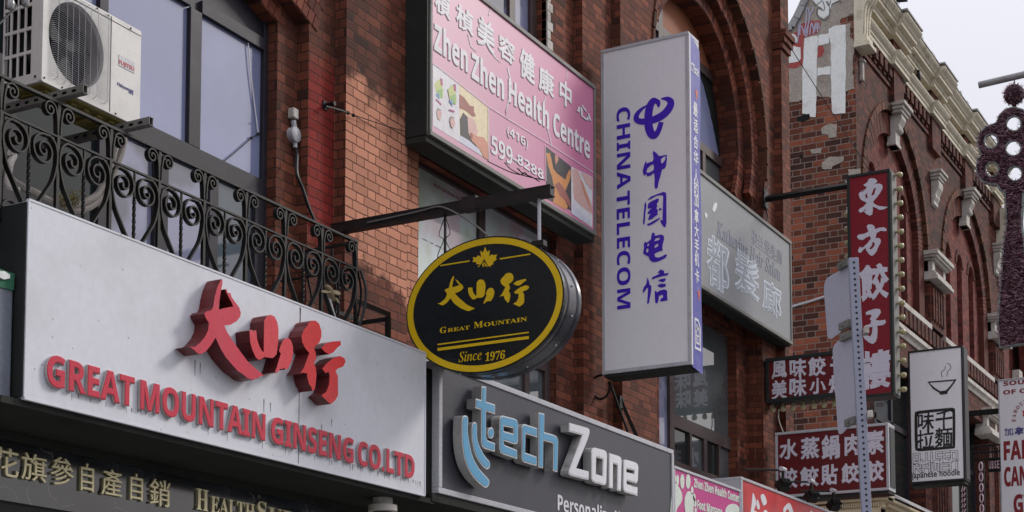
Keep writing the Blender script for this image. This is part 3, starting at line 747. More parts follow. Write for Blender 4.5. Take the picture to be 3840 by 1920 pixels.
# stone scrolls, capitals, keystones
def keystone(cx):
    mb = MB(); f0 = front(W)
    mb.fbox(f0, cx-.28, cx+.28, 12.24, 12.30, 0, .25); mb.fbox(f0, cx-.25, cx+.25, 12.18, 12.239, 0, .21); mb.fbox(f0, cx-.22, cx+.22, 12.13, 12.179, 0, .18)
    sidep = [(0, 12.13), (.15, 12.13), (.16, 12.05), (.12, 11.98), (.10, 11.94), (.12, 11.90), (.10, 11.86), (.05, 11.84), (.045, 11.60), (-.1, 11.60), (-.1, 12.1)]
    mb.profile(sidep, cx-.13, cx+.13, W); mb.fbox(f0, cx-.17, cx+.17, 11.60, 11.66, -.1, .06)
    return mb.build('keystone', M['stone_white'], b2, bevel=.006)
for cx in cent: keystone(cx)
def bracket(cx):
    mb = MB(); f0 = front(W)
    mb.fbox(f0, cx-.25, cx+.25, 11.86, 11.91, 0, .22); mb.fbox(f0, cx-.22, cx+.22, 11.80, 11.859, 0, .19); mb.fbox(f0, cx-.19, cx+.19, 11.75, 11.799, 0, .16)
    sidep = [(0, 11.75), (.13, 11.75), (.15, 11.68), (.14, 11.60), (.10, 11.53), (.08, 11.48), (.09, 11.44), (.07, 11.40), (.05, 11.37), (.05, 11.31), (0, 11.28)]
    mb.profile(sidep, cx-.15, cx+.15, W)
    return mb.build('pilaster_bracket', M['stone_white'], b2, bevel=.006)
for cx in (29.4, 34.45): bracket(cx)
def capital(x0, x1, z0, z1, ybk=W+.15):
    mb = MB()
    def blk(o, za, zb): mb.box(x0-o, x1+o, W-.08-o, ybk, za, zb)
    h = z1-z0
    blk(.13, z1-.07*h*2, z1); blk(.10, z1-.11*h*2, z1-.07*h*2-.001); blk(.05, z1-.15*h*2, z1-.11*h*2-.001)
    blk(.0, z0+.32*h, z1-.15*h*2-.001)
    blk(.05, z0+.24*h, z0+.32*h-.001); blk(.09, z0+.12*h, z0+.24*h-.001); blk(.12, z0, z0+.12*h-.001)
    c = mb.build('pilaster_capital', M['stone_white'], b2, bevel=.006)
    MB().fbox(front(W-.08), x0+.18, x1-.18, z0+.36*h, z1-.34*h, 0, .004).build('inset_panel', M['brick_far'], c)
for x0, x1 in ((28.93, 29.87), (33.93, 34.87), (24.66, 24.86)): capital(x0, x1, 9.80, 10.33)
for x0, x1 in ((28.93, 29.87), (33.0, 33.9)): capital(x0, x1, 7.66, 8.20)
pr = MB()                                                  # ribbed brick on the piers below the capitals
for x0, x1 in ((28.93, 29.87), (33.93, 34.87)):
    for zz in ((8.99, 9.80), (5.0, 7.66)):
        pr.fbox(front(W), x0, x1, zz[0], zz[1], .0005, .03)
        for k in range(5): pr.fbox(front(W), x0+.06+.18*k, x0+.15+.18*k, zz[0]+.12, zz[1]-.1, .03, .07)
pr.build('ribbed_pier', M['brick_far'], b2)
# scrolled end consoles
def console(x0, wd, zt, zb, dep):
    side = catmull([(.0, zt), (dep, zt), (dep*1.02, zt-.25), (dep*.9, zt-.45), (dep*.62, zt-.7), (dep*.42, zt-.85), (dep*.36, zb+.14)], 5)+[(dep*.5, zb+.13), (dep*.5, zb+.05), (dep*.3, zb), (0, zb)]
    mb = MB().profile(side, x0, x0+wd, W)
    for k in (0.15, .5, .85):
        mb.profile([(o+.02, z_) for o, z_ in side[3:-4]]+[(.1, zt-.5)], x0+wd*k-.03, x0+wd*k+.03, W)
    for r_ in (.13, .09, .05): mb.tube([(x0-.02, W-dep*.72+r_*math.cos(t), zt-.18+r_*math.sin(t)) for t in [k*.6 for k in range(11)]], .018, 5)
    mb.box(x0-.03, x0+wd+.03, W-dep*.62, W-.001, zb-.06, zb)
    return mb.build('scroll_console', M['stone'], b2)
console(XE-.02, .34, 13.95, 12.55, .40)
console(34.62, .40, 12.75, 11.95, .45)
mb = MB().fbox(front(W), 34.72, 34.98, 11.2, 11.95, 0, .10); mb.fbox(front(W), 34.70, 35.0, 11.55, 11.62, 0, .14); mb.fbox(front(W), 34.74, 34.96, 11.1, 11.2, 0, .07)
mb.build('console_drop', M['stone_white'], b2, bevel=.01)
# side wall with rounded parapet
fe = end(XE)
pf = [(-W-.003, 0.1), (-W-.003, 14.2)]
arc = [(-7.62, 14.15), (-7.75, 14.02), (-7.92, 13.80), (-8.08, 13.58), (-8.20, 13.36), (-8.30, 13.18), (-8.38, 13.06)]
pf += arc+[(-8.6, 13.03), (-12, 13.03), (-12, 0.1)]
MB().plate(fe, [pf], -.3, 0).build('side_wall', M['brick_side'], b2)
cap = MB(); prev = None
for k in range(len(arc)-1):
    a_, b_ = Vector((*arc[k], 0)), Vector((*arc[k+1], 0)); t = (b_-a_).normalized(); nn = Vector((t.y, -t.x, 0))
    if nn.x > 0: nn = -nn
    q = [a_+nn*.05+t*.004, b_+nn*.05-t*.004, b_-nn*.07-t*.004, a_-nn*.07+t*.004]
    cap.plate(fe, [[(p.x, p.y) for p in q]], -.32, .05+.004*(k % 2))
cap.fbox(fe, -12, -8.36, 12.99, 13.09, -.32, .06)
cap.build('parapet_flashing', M['lead'], b2)
def rag(pts, amp=.012, k=4, seed=1):
    rnd = random.Random(seed); out = []
    for i in range(len(pts)):
        a_, b_ = pts[i], pts[(i+1) % len(pts)]
        for j in range(k):
            t = j/k; out.append((a_[0]+(b_[0]-a_[0])*t+rnd.uniform(-amp, amp), a_[1]+(b_[1]-a_[1])*t+rnd.uniform(-amp, amp)))
    return out
L = fe.uvs(Z3, [(20, 755), (135, 735), (240, 705), (345, 718), (455, 665), (515, 655), (508, 560), (500, 470), (512, 390), (515, 310), (480, 270), (488, 175), (415, 185), (408, 150), (440, 130), (512, 95)])
L += [(-7.37, 13.9), (-7.60, 14.05), (-7.75, 13.92), (-7.92, 13.70), (-8.05, 13.5), (-8.17, 13.28), (-8.27, 13.10), (-8.37, 12.99), (-8.6, 12.98), (-8.6, 11.75)]
MB().plate(fe, [rag(L, .012, 3, 3)], 0, .010).build('cement_render', M['plaster'], b2)
mb = MB()
for k, pts in enumerate(([(275, 940), (330, 905), (388, 912), (385, 1008), (330, 1012), (325, 985), (278, 985)], [(195, 1095), (280, 1085), (270, 1120), (200, 1125)], [(280, 1190), (330, 1150), (440, 1148), (435, 1180), (360, 1215), (350, 1240), (275, 1240)], [(470, 1240), (560, 1235), (560, 1280), (475, 1285)])):
    mb.plate(fe, [rag(fe.uvs(Z3, pts), .008, 3, k+9)], 0, .010)
mb.build('cement_patch', M['plaster'], b2)
wp = MB()
for k, pts in enumerate(([(150, 285), (205, 270), (250, 265), (248, 330), (245, 430), (243, 560), (238, 720), (235, 860), (195, 858), (185, 835), (135, 835), (135, 700), (138, 560), (145, 420)],
                         [(330, 215), (380, 190), (453, 180), (453, 330), (455, 500), (453, 650), (453, 828), (352, 838), (350, 720), (345, 560), (346, 430), (345, 320), (330, 260)],
                         [(252, 262), (330, 245), (329, 322), (252, 335)], [(247, 502), (343, 485), (344, 545), (246, 555)])):
    wp.plate(fe, [rag(fe.uvs(Z3, pts), .006, 3, k+20)], .010, .016+.002*(k % 2))
wp.build('painted_letter', M['white_wash'], b2)
mb = MB()
mb.plate(fe, [rag(fe.uvs(Z3, [(30, 250), (100, 235), (110, 185), (205, 150), (275, 155), (262, 215), (250, 245), (150, 275), (140, 400), (135, 480), (75, 505), (20, 495)]), .006, 3, 31)], .010, .013)
mb.plate(fe, [rag(fe.uvs(Z3, [(250, 345), (285, 335), (298, 370), (280, 410), (248, 425)]), .006, 2, 32)], .010, .013)
mb.build('graffiti_patch', M['red_wash'], b2)
mb = MB()
mb.plate(fe, [rag(fe.uvs(Z3, [(28, 350), (70, 340), (122, 350), (125, 430), (110, 450), (40, 465), (26, 455)]), .006, 2, 33)], .013, .016)
mb.plate(fe, [rag(fe.uvs(Z3, [(45, 255), (75, 250), (98, 275), (96, 310), (78, 318), (60, 290), (45, 285)]), .005, 2, 34)], .013, .016)
mb.plate(fe, [rag(fe.uvs(Z3, [(215, 5), (250, -40), (330, -50), (370, -30), (400, 5), (350, 40), (330, 110), (290, 135), (250, 110), (250, 75), (290, 70), (240, 40)]), .005, 2, 35)], .010, .0135)
mb.build('graffiti_patch', M['white_wash'], b2)
def scribble(name, strokes, wd, mat, n=.017):
    mb = MB()
    for st in strokes: mb.plate(fe, [ribbon(catmull(fe.uvs(Z3, st), 4), wd)], n-.003, n+random.uniform(0, .003))
    return mb.build(name, mat, b2)
scribble('graffiti_scribble', [[(95, 270), (105, 200), (120, 170), (118, 260)], [(150, 260), (165, 150), (170, 50), (190, 130), (160, 250)], [(130, 190), (165, 270), (180, 180)], [(190, 260), (205, 170), (225, 240), (235, 165), (250, 240)], [(100, 320), (108, 250), (112, 180)], [(215, 250), (235, 180), (262, 215), (250, 165)], [(195, 110), (215, 70), (210, 50)]], .022, M['blue_spray'])
scribble('graffiti_outline', [[(215, 15), (235, 40), (270, 15), (295, -15), (330, -10)], [(285, 10), (300, 60), (285, 80), (255, 55), (240, 90), (255, 130), (300, 150), (330, 120), (335, 60), (320, 10)], [(350, 35), (400, 10), (425, 20)], [(310, 10), (330, 45), (345, 5)]], .012, M['black_spray'])
mb = MB(); mb.plate(fe, [rag(fe.uvs(Z3, [(92, 862), (140, 842), (188, 838), (188, 875), (140, 888), (95, 890)]), .006, 2, 40)], .0, .004)
mb.plate(fe, [rag(fe.uvs(Z3, [(112, 1140), (135, 1135), (138, 1158), (116, 1160)]), .004, 2, 41)], .0, .004)
mb.build('hollow_shade_patch', M['dark'], b2)  # flat dark patches painting the shade of missing-brick hollows
lf = MB(); q = front(W-.12)
q = end(24.9); u0, u1, v0, v1 = rect(q, Z3, 540, 455, 578, 580); lf.fbox(q, u0, u1, v0, v1, -.09, .0); lf.fbox(q, u0, u1+.03, v1, v1+.03, -.10, .015); lf.fbox(q, u0, u1+.008, v0-.015, v0-.001, -.095, .005)
tag(lf.build('wall_lamp', M['stone_white'], None, bevel=.01), 'pale box lamp fixed high on the corner of the ornate brick building', 'lamp')
# store front cornice at street level of the far building
sc_ = MB()
sc_.profile([(-.3, 4.9), (.30, 4.9), (.30, 5.14), (.34, 5.16), (.34, 5.22), (.42, 5.26), (.42, 5.30), (-.3, 5.30)], XE-.05, XF, W)
sc_.box(XE-.06, XE+.2, W-.3, 8.6, 4.6, 5.16); sc_.box(XE-.10, XE+.2, W-.42, 8.6, 5.262, 5.298); sc_.box(XE-.13, XE+.2, W-.45, 8.6, 5.30, 5.33)
k = 0
while k < 70:
    sc_.box(XE-.09, XE-.06, W-.28+k*.035, W-.28+k*.035+.018, 5.17, 5.23); k += 1
for k in range(90): sc_.box(XE+.1+k*.045, XE+.1+k*.045+.022, W-.385, W-.341, 5.17, 5.23)
sc_.build('storefront_cornice', M['cream'], b2)
mb = MB().add([(XE-.02, W-.44, 5.33), (XF, W-.44, 5.33), (XF, W-.002, 5.62), (XE-.02, W-.002, 5.62), (XE-.02, 8.6, 5.62), (XE-.13, 8.6, 5.33)], [(0, 1, 2, 3), (0, 3, 4, 5)])
mb.build('sloped_ledge', M['peel'], b2)
# a further building, seen only beside the ornament
b3 = thing('row_building', 'red brick facade with white pilaster strips, furthest along the street', 'building', (36, W, 0))
mb = MB(); fr = front(W+.04)
AC3 = [37.1+3.9*k for k in range(6)]
hl = [arch(cx, 10.1, 1.3, 8.9, 20) for cx in AC3]
mb.plate(fr, [[(34.97, .1), (60, .1), (60, 12.3), (34.97, 12.3)]]+hl, -.3, 0); mb.box(35.2, 60, W+.5, W+.8, .1, 12.3)
mb.build('wall', M['brick_tymp'], b3)
mb = MB()
for cx in AC3: ring_bricks(mb, cx, 10.1, 1.31, 1.6, W+.03, 0, math.pi, depth=.05)
mb.build('arch_ring', M['vouss_far'], b3)
mb = MB()
for x_ in (36.1, 37.9, 39.4, 41.6, 43.3, 45.5, 47.2, 49.4, 51.1): mb.fbox(fr, x_, x_+.32, 6.5, 9.6, .001, .15)
mb.build('pilaster_strip', M['stone_white'], b3)
MB().profile([(-.05, 12.1), (.1, 12.1), (.2, 12.25), (.2, 12.4), (-.05, 12.4)], 34.97, 60, W+.04).build('cornice', M['stone'], b3)
# ---------------------------------------------------------------- shop signs along the facade
def fit(shape, box, frame_box):
    """move an outline from one rectangle (x0,y0,x1,y1, y down) to another (u0,u1,v0,v1)"""
    x0, y0, x1, y1 = frame_box; u0, u1, v0, v1 = box
    return [(u0+(u1-u0)*(x-x0)/(x1-x0), v1-(v1-v0)*(y-y0)/(y1-y0)) for x, y in shape]
DA = [[(430, 120), (440, 106), (447, 118), (446, 150), (432, 220), (420, 300), (416, 372), (455, 360), (500, 350), (540, 345), (528, 310), (500, 262), (478, 215), (470, 194), (485, 195), (491, 226), (514, 224), (526, 262), (562, 312), (592, 352), (606, 398), (600, 432), (570, 470), (520, 500), (463, 507), (485, 560), (535, 640), (600, 730), (660, 812), (720, 868), (803, 938), (765, 946), (766, 962), (735, 958), (718, 978), (665, 962), (622, 926), (575, 895), (530, 845), (475, 780), (430, 705), (388, 612), (345, 680), (305, 730), (262, 755), (238, 750), (222, 735), (190, 708), (160, 690), (210, 692), (255, 655), (300, 600), (324, 545), (330, 485), (303, 440), (290, 405), (312, 384), (350, 376), (366, 350), (380, 260), (402, 178)]]
SHAN = [[(680, 552), (702, 543), (716, 562), (736, 545), (741, 575), (744, 620), (762, 680), (788, 730), (803, 735), (804, 640), (806, 470), (830, 424), (862, 415), (896, 430), (920, 478), (931, 545), (928, 640), (914, 755), (882, 789), (842, 784), (808, 778), (788, 795), (760, 806), (735, 782), (706, 722), (686, 650)],
        [(934, 725), (950, 680), (966, 640), (990, 618), (1016, 615), (1040, 640), (1056, 692), (1056, 752), (1040, 822), (1010, 881), (988, 888), (984, 872), (962, 884), (946, 878), (918, 916), (900, 910), (916, 868), (932, 810), (952, 752)]]
XING = [[(1192, 480), (1216, 465), (1250, 465), (1280, 490), (1300, 550), (1301, 602), (1284, 652), (1250, 682), (1236, 702), (1250, 740), (1255, 790), (1236, 832), (1252, 872), (1258, 930), (1252, 1000), (1240, 1062), (1222, 1072), (1214, 1040), (1194, 1012), (1180, 960), (1176, 915), (1160, 920), (1140, 912), (1114, 926), (1150, 870), (1176, 800), (1196, 745), (1160, 702), (1136, 652), (1128, 600), (1146, 550), (1180, 508)],
        [(1300, 702), (1340, 662), (1400, 645), (1466, 640), (1469, 676), (1440, 696), (1402, 740), (1366, 756), (1332, 736)],
        [(1308, 880), (1340, 840), (1400, 790), (1460, 770), (1500, 790), (1509, 820), (1490, 860), (1436, 882), (1422, 902), (1442, 942), (1444, 1110), (1420, 1152), (1380, 1186), (1350, 1160), (1300, 1110), (1342, 1080), (1366, 1020), (1372, 940), (1362, 905), (1336, 918)]]
# --- white sign of the ginseng shop
S = 6.55
fs = front(S)
g = thing('shop_sign', 'long grimy white sign with raised red characters and capitals under the iron balcony', 'sign', (8.5, S, 3.48))
MB().box(6.44, 10.553, S, 7.15, 3.481, 4.583).build('sign_box', M['white_sign'], g, bevel=.006)
mb = MB()
for z_ in (3.481, 4.585): mb.box(6.435, 10.558, S-.004, S+.02, z_-.006, z_+.006)
for x_ in (6.436, 10.557): mb.box(x_-.006, x_+.006, S-.004, S+.02, 3.488, 4.578)
mb.build('edge_trim', M['white_sign'], g)
MB().fbox(fs, 8.935, 8.939, 3.49, 4.57, 0, .002).build('panel_joint', M['soffit'], g)
MB().box(6.42, 6.438, S+.005, 7.2, 3.49, 4.57).build('end_return', M['case'], g)
MB().box(6.3, 10.75, S+.03, 7.54, 3.44, 3.478).build('soffit', M['soffit'], g)
nf = .115; ff = Frame((0, S-nf, 0), (1, 0, 0))
def channel(polys, mats, side, parent, name='letter', depth=nf, inset=.0):
    """built-up letter: sides standing off the panel, face a touch inside its rim"""
    mb = MB()
    for p in polys: mb.plate(ff, [p], -depth+.003, 0, 0, 1)
    return mb.build(name, [mats, side], parent)
MBR = M['red_bicolour'] = paint('red_letter_face_worn', (0.62, 0.03, 0.05), 0.3, 0.3, (0.55, 0.13, 0.16), 4, 0.2)
channel([ff.uvs(ZD, p) for p in DA], M['red_face'], M['red_side'], g, 'brush_character')
channel([ff.uvs(ZD, p) for p in SHAN], M['red_bicolour'], M['red_side'], g, 'brush_character')
channel([ff.uvs(ZD, p) for p in XING], M['red_deep'], M['red_side'], g, 'brush_character')
fl = Frame((0, S-.028, 0), (1, 0, 0))
def words(fr, ws, v0, v1, parent, face, side, depth, name='letter', wgt=.012):
    """raised letters, each a mesh of its own"""
    for word, u0, u1 in ws:
        vs, fsx = glyphs(word, wgt)
        n = len(vs); par = list(range(n))
        def find(i):
            while par[i] != i: par[i] = par[par[i]]; i = par[i]
            return i
        for f in fsx:
            for i in f[1:]: par[find(i)] = find(f[0])
        isl = {}
        for i in range(n): isl.setdefault(find(i), []).append(i)
        gl = sorted([[min(vs[i][0] for i in I), max(vs[i][0] for i in I), set(I)] for I in isl.values()], key=lambda q: q[0]); out = []
        for q in gl:
            if out and q[0] < out[-1][1]-.55*min(q[1]-q[0], out[-1][1]-out[-1][0]): out[-1][1] = max(out[-1][1], q[1]); out[-1][2] |= q[2]
            else: out.append(q)
        for q in out:
            idx = sorted(q[2]); mp = {a: b for b, a in enumerate(idx)}; mb = MB(); fcs = [f for f in fsx if f[0] in q[2]]
            pts = [fr.pt(u0+(u1-u0)*vs[i][0], v0+(v1-v0)*vs[i][1], -depth+depth*vs[i][2]) for i in idx]
            for f in fcs:
                zz = [vs[i][2] for i in f]
                mb.add([], [], 0); mb.f.append(tuple(mp[i] for i in f)); mb.m.append(0 if min(zz) > .45 else 1)
            mb.v = [Vector(p) for p in pts]
            mb.build(name, [face, side], parent)
V0 = fl.uv(C5, 430, 700)[1]; V1 = fl.uv(C5, 350, 517)[1]
words(fl, [(bs('GREAT'), fl.uv(C5, 238, 600)[0], fl.uv(C5, 681, 610)[0]), (bs('MOUNTAIN'), fl.uv(C5, 708, 690)[0], fl.uv(C6, 50, 850)[0]),
           (bs('GINSENG'), fl.uv(C6, 78, 880)[0], fl.uv(C6, 494, 960)[0]), (bs('CO.LTD'), fl.uv(C6, 515, 980)[0], fl.uv(C6, 800, 1040)[0])],
      V0, V1, g, M['red_face'], M['cream_side'], .026, wgt=.018)
mb = MB(); rnd = random.Random(11)                        # rain streaks bleeding from the letters
for x_ in [u_ for a_, b_ in ((6.75, 7.8), (7.9, 9.35), (9.42, 10.0), (10.02, 10.5)) for u_ in [rnd.uniform(a_, b_) for _ in range(16)]]:
    h_ = rnd.uniform(.012, .05); w_ = rnd.uniform(.0015, .004); zt_ = V0+rnd.uniform(-.004, .006); mb.plate(fs, [[(x_-w_, zt_), (x_+w_, zt_), (x_+w_*.4, zt_-h_), (x_-w_*.4, zt_-h_*.9)]], .0004, .0012)
for x_, zt_, h_ in ((7.85, 3.98, .10), (7.9, 3.97, .07), (8.55, 3.86, .09), (8.62, 3.85, .06), (9.2, 3.8, .08), (9.32, 3.86, .05), (8.938, 4.56, .13), (8.943, 4.56, .09)): mb.plate(fs, [[(x_-.005, zt_), (x_+.005, zt_), (x_+.001, zt_-h_), (x_-.001, zt_-h_)]], .0004, .0018)
mb.build('grime_streak', paint('dark_grime', (.26, .25, .24), .9, .2), g)
# --- black marble fascia under it
ym = 7.20; fm = front(ym)
g = thing('marble_fascia', 'polished black marble fascia with pale gilt characters below the long white sign', 'fascia', (8.5, ym, 2.9))
MB().box(5.5, 10.9, ym, 7.57, 3.02, 3.386).build('marble_slab', M['marble'], g)
MB().box(5.5, 10.9, ym-.025, ym+.02, 3.388, 3.438).build('top_board', M['soffit'], g)
MB().box(5.5, 10.9, ym-.10, ym+.02, 2.88, 3.015).build('lower_moulding', M['iron'], g, bevel=.02)
yl = ym-.02; fm2 = Frame((0, yl, 0), (1, 0, 0))
for ch, x0, y0, x1, y1 in (('花', -70, 160, 165, 460), ('旗', 195, 215, 412, 500), ('參', 450, 245, 650, 540), ('自', 715, 310, 825, 580), ('產', 895, 355, 1075, 630), ('自', 1150, 400, 1255, 660), ('銷', 1320, 445, 1495, 715)):
    mb = MB(); put(mb, fm2, ch, *rect(fm2, ZM, x0, y0, x1, y1), n0=-.02, n1=0, bold=.008); mb.build('letter', M['gilt'], g)
mb = MB(); hz = fm2.uv(ZM, 1730, 540)[1]; lz = fm2.uv(ZM, 1780, 735)[1]; ez = fm2.uv(ZM, 1860, 605)[1]
u = [fm2.uv(ZM, x_, 640)[0] for x_ in (1728, 1832, 1855, 2240, 2262, 2345, 2362, 2900)]
put(mb, fm2, serif('H'), u[0], u[1], lz, hz, -.02, 0); put(mb, fm2, serif('EALTH'), u[2], u[3], lz, ez, -.02, 0)
put(mb, fm2, serif('S'), u[4], u[5], lz, hz, -.02, 0); put(mb, fm2, serif('UPPLY'), u[6], u[7], lz, ez, -.02, 0)
mb.build('letter', M['gilt'], g)
# --- pieces of the neighbouring shop at the left edge
g = thing('neighbour_sign', 'blue grey sign end with torn green cloth, left of the long white sign', 'sign', (6.0, 6.62, 3.46))
MB().box(5.2, 6.405, 6.62, 7.4, 3.46, 4.09).build('sign_box', M['blue_grey'], g, bevel=.01)
mb = MB(); rnd = random.Random(4); L = [(5.2, 4.09)]+[(5.2+.05*k, 4.065+rnd.uniform(-.02, .015)) for k in range(25)]+[(6.405, 4.17)]
mb.plate(front(6.612), [L+[(5.2, 4.18)]], -.05, 0); mb.build('green_cloth', M['green'], g)
mb = MB(); mb.plate(front(6.60), [[(5.2+.04*k, 4.12+rnd.uniform(-.012, .012)) for k in range(30)]+[(5.2+.04*k, 4.165+rnd.uniform(-.02, .02)) for k in range(29, -1, -1)]], -.03, 0); mb.build('torn_edge', M['white_wash'], g)
MB().box(5.2, 6.40, 6.86, 7.2, 4.2, 4.72).build('upper_board', M['case'], g, bevel=.01)
MB().box(5.2, 6.39, 6.80, 6.858, 4.27, 4.34).build('lower_lath', M['pipe'], g)
# --- round charcoal shop sign
g = thing('shop_sign', 'charcoal sign with raised blue and white letters, right of the long white sign', 'sign', (13, S, 3.53))
MB().box(10.80, 15.34, S+.012, 7.2, 3.57, 4.535).build('sign_panel', M['tech_panel'], g)
fr_ = MB()
fr_.box(10.76, 15.385, S, 7.2, 4.53, 4.575); fr_.box(10.76, 15.385, S, 7.2, 3.53, 3.575); fr_.box(10.76, 10.81, S-.003, 7.2, 3.576, 4.529); fr_.box(15.335, 15.385, S-.003, 7.2, 3.576, 4.529)
fr_.build('sign_frame', M['alu'], g, bevel=.004)
MB().box(10.7, 15.4, S+.02, 7.56, 3.46, 3.525).build('soffit', M['soffit'], g)
MB().box(10.57, 10.755, S+.06, 7.3, 3.5, 4.5).build('gap_shade_block', M['dark'], g)  # black block added in place of the shade between the two signs
nt_ = .095; ft_ = Frame((0, S-nt_, 0), (1, 0, 0))
def cat2(p): return catmull(p, 3, True)
TL = [([(362, 118), (405, 125), (402, 262), (487, 290), (485, 380), (402, 352), (402, 590), (414, 620), (487, 650), (484, 728), (392, 700), (366, 676), (358, 640), (356, 340), (305, 322), (308, 232), (360, 248)], []),
      (ellipse(448, 553, 29, 53, 16), []),
      (cat2([(185, 410), (210, 391), (236, 415), (233, 520), (248, 650), (282, 780), (342, 890), (427, 985), (430, 1030), (406, 1062), (368, 1045), (290, 970), (222, 850), (186, 690), (179, 520)]), []),
      (cat2([(274, 475), (296, 451), (319, 480), (321, 600), (352, 700), (402, 780), (436, 822), (438, 868), (414, 892), (370, 860), (310, 770), (278, 650), (271, 540)]), []),
      ([(530, 425), (536, 402), (556, 391), (665, 420), (690, 435), (700, 465), (700, 625), (692, 650), (672, 660), (566, 625), (566, 648), (576, 666), (692, 712), (690, 795), (562, 752), (538, 738), (528, 705)], [[(566, 490), (658, 510), (658, 562), (566, 535)]]),
      ([(735, 505), (741, 480), (760, 470), (878, 510), (876, 595), (770, 560), (765, 735), (872, 775), (872, 860), (762, 830), (742, 815), (735, 785)], []),
      ([(892, 362), (945, 375), (942, 545), (1030, 570), (1060, 588), (1073, 625), (1065, 918), (1025, 905), (1028, 662), (1020, 648), (935, 625), (932, 882), (890, 870)], []),
      ([(1172, 458), (1345, 506), (1362, 520), (1366, 545), (1352, 600), (1240, 880), (1358, 912), (1355, 992), (1188, 950), (1170, 936), (1170, 905), (1295, 575), (1172, 540)], []),
      ([(1380, 725), (1388, 700), (1410, 689), (1498, 712), (1518, 726), (1526, 755), (1520, 1010), (1512, 1034), (1495, 1040), (1408, 1015), (1388, 1000), (1380, 975)], [[(1425, 780), (1487, 798), (1483, 955), (1422, 935)]]),
      ([(1545, 740), (1630, 766), (1654, 780), (1662, 810), (1655, 1095), (1620, 1085), (1622, 862), (1614, 848), (1582, 838), (1580, 1070), (1543, 1060)], []),
      ([(1678, 835), (1684, 810), (1702, 801), (1788, 826), (1810, 842), (1818, 870), (1812, 995), (1804, 1016), (1790, 1022), (1708, 997), (1708, 1018), (1716, 1032), (1810, 1060), (1808, 1138), (1695, 1104), (1680, 1090), (1675, 1062)], [[(1706, 885), (1780, 905), (1776, 935), (1706, 918)]])]
for k, (o_, hs) in enumerate(TL):
    loops = [ft_.uvs(ZT, o_)]+[ft_.uvs(ZT, h_) for h_ in hs]
    mb = MB(); mb.plate(ft_, loops, -nt_+.013, 0, 0, 1)
    L = mb.build('letter', [M['trim_white'], M['grey_side']], g)
    # face sheet set inside the rim
    def inset(lp, d, sign):
        a_ = sum(lp[i][0]*lp[(i+1) % len(lp)][1]-lp[(i+1) % len(lp)][0]*lp[i][1] for i in range(len(lp)))
        s_ = sign*(1 if a_ > 0 else -1); out = []
        for i in range(len(lp)):
            p0, p1, p2 = Vector(lp[i-1]), Vector(lp[i]), Vector(lp[(i+1) % len(lp)])
            e1 = (p1-p0).normalized(); e2 = (p2-p1).normalized(); n1 = Vector((-e1.y, e1.x)); n2 = Vector((-e2.y, e2.x)); nn = (n1+n2)
            nn = nn.normalized() if nn.length > 1e-6 else n1
            out.append(tuple(p1+nn*s_*d/max(.4, nn.dot(n1))))
        return out
    il = [inset(loops[0], .011, 1)]+[inset(h_, .011, -1) for h_ in loops[1:]]
    MB().plate(ft_, il, .0005, .004).build('letter_face', M['tech_blue'] if k < 7 else M['white_ink'], L)
ftx = front(S+.012)
mb = MB(); u0 = ftx.uv(ZT, 1065, 1180)[0]; u1 = ftx.uv(ZT, 1645, 1320)[0]; v1 = ftx.uv(ZT, 1065, 1115)[1]; v0 = ftx.uv(ZT, 1065, 1262)[1]
put(mb, ftx, bs('Personalize Y'), u0, u1, v0-.01, v1, .001, .005); mb.build('lettering', M['white_ink'], g)
# --- pink foot massage sign
g = thing('shop_sign', 'small magenta foot massage sign with pale footprints, low beside the charcoal sign', 'sign', (16.3, S, 3.4))
MB().box(15.43, 17.25, S+.01, 7.1, 3.2, 4.395).build('sign_panel', M['magenta'], g)
fr_ = MB(); fr_.box(15.39, 17.29, S-.004, 7.1, 4.39, 4.418); fr_.box(17.255, 17.285, S, 7.1, 3.2, 4.389); fr_.box(15.395, 15.425, S, 7.1, 3.2, 4.389)
fr_.build('sign_frame', M['alu'], g, bevel=.004)
fp = front(S+.01); mb = MB()
for pts, r_ in (((150, 1215), 0), ):
    mb.plate(fp, [cat2(fp.uvs(Z6, [(172, 1090), (195, 1100), (222, 1150), (222, 1210), (190, 1260), (175, 1330), (160, 1400), (140, 1400), (145, 1200)]))], .001, .004)
    mb.plate(fp, [cat2(fp.uvs(Z6, [(246, 1180), (268, 1138), (300, 1155), (318, 1210), (305, 1260), (312, 1330), (320, 1400), (260, 1400), (250, 1300), (242, 1240)]))], .001, .004)
    for x_, y_, a_, b_ in ((268, 1068, 17, 54), (226, 1068, 15, 54), (192, 1058, 10, 40), (176, 1045, 6, 24), (297, 1132, 9, 30), (312, 1182, 9, 28), (320, 1228, 9, 24), (322, 1275, 8, 18)):
        mb.plate(fp, [fp.uvs(Z6, ellipse(x_, y_, a_, b_, 16))], .001, .004)
mb.plate(fp, [fp.uvs(Z6, ellipse(590, 1290, 55, 62, 20))], .001, .004)
mb.build('footprint', M['mint_ink'], g)
mb = MB(); v1 = fp.uv(Z6, 312, 1042)[1]; v0 = fp.uv(Z6, 320, 1112)[1]
put(mb, fp, bs('Zhen Zhen Health Center'), fp.uv(Z6, 310, 1080)[0], fp.uv(Z6, 636, 1190)[0], v0, v1, .001, .004, bold=.02)
v1 = fp.uv(Z6, 335, 1200)[1]; put(mb, fp, bs('Foot Massage'), fp.uv(Z6, 334, 1230)[0], fp.uv(Z6, 514, 1290)[0], v1-(v1-fp.uv(Z6, 335, 1290)[1])*.95, v1, .001, .004, bold=.02)
mb.build('lettering', M['mint_ink'], g)
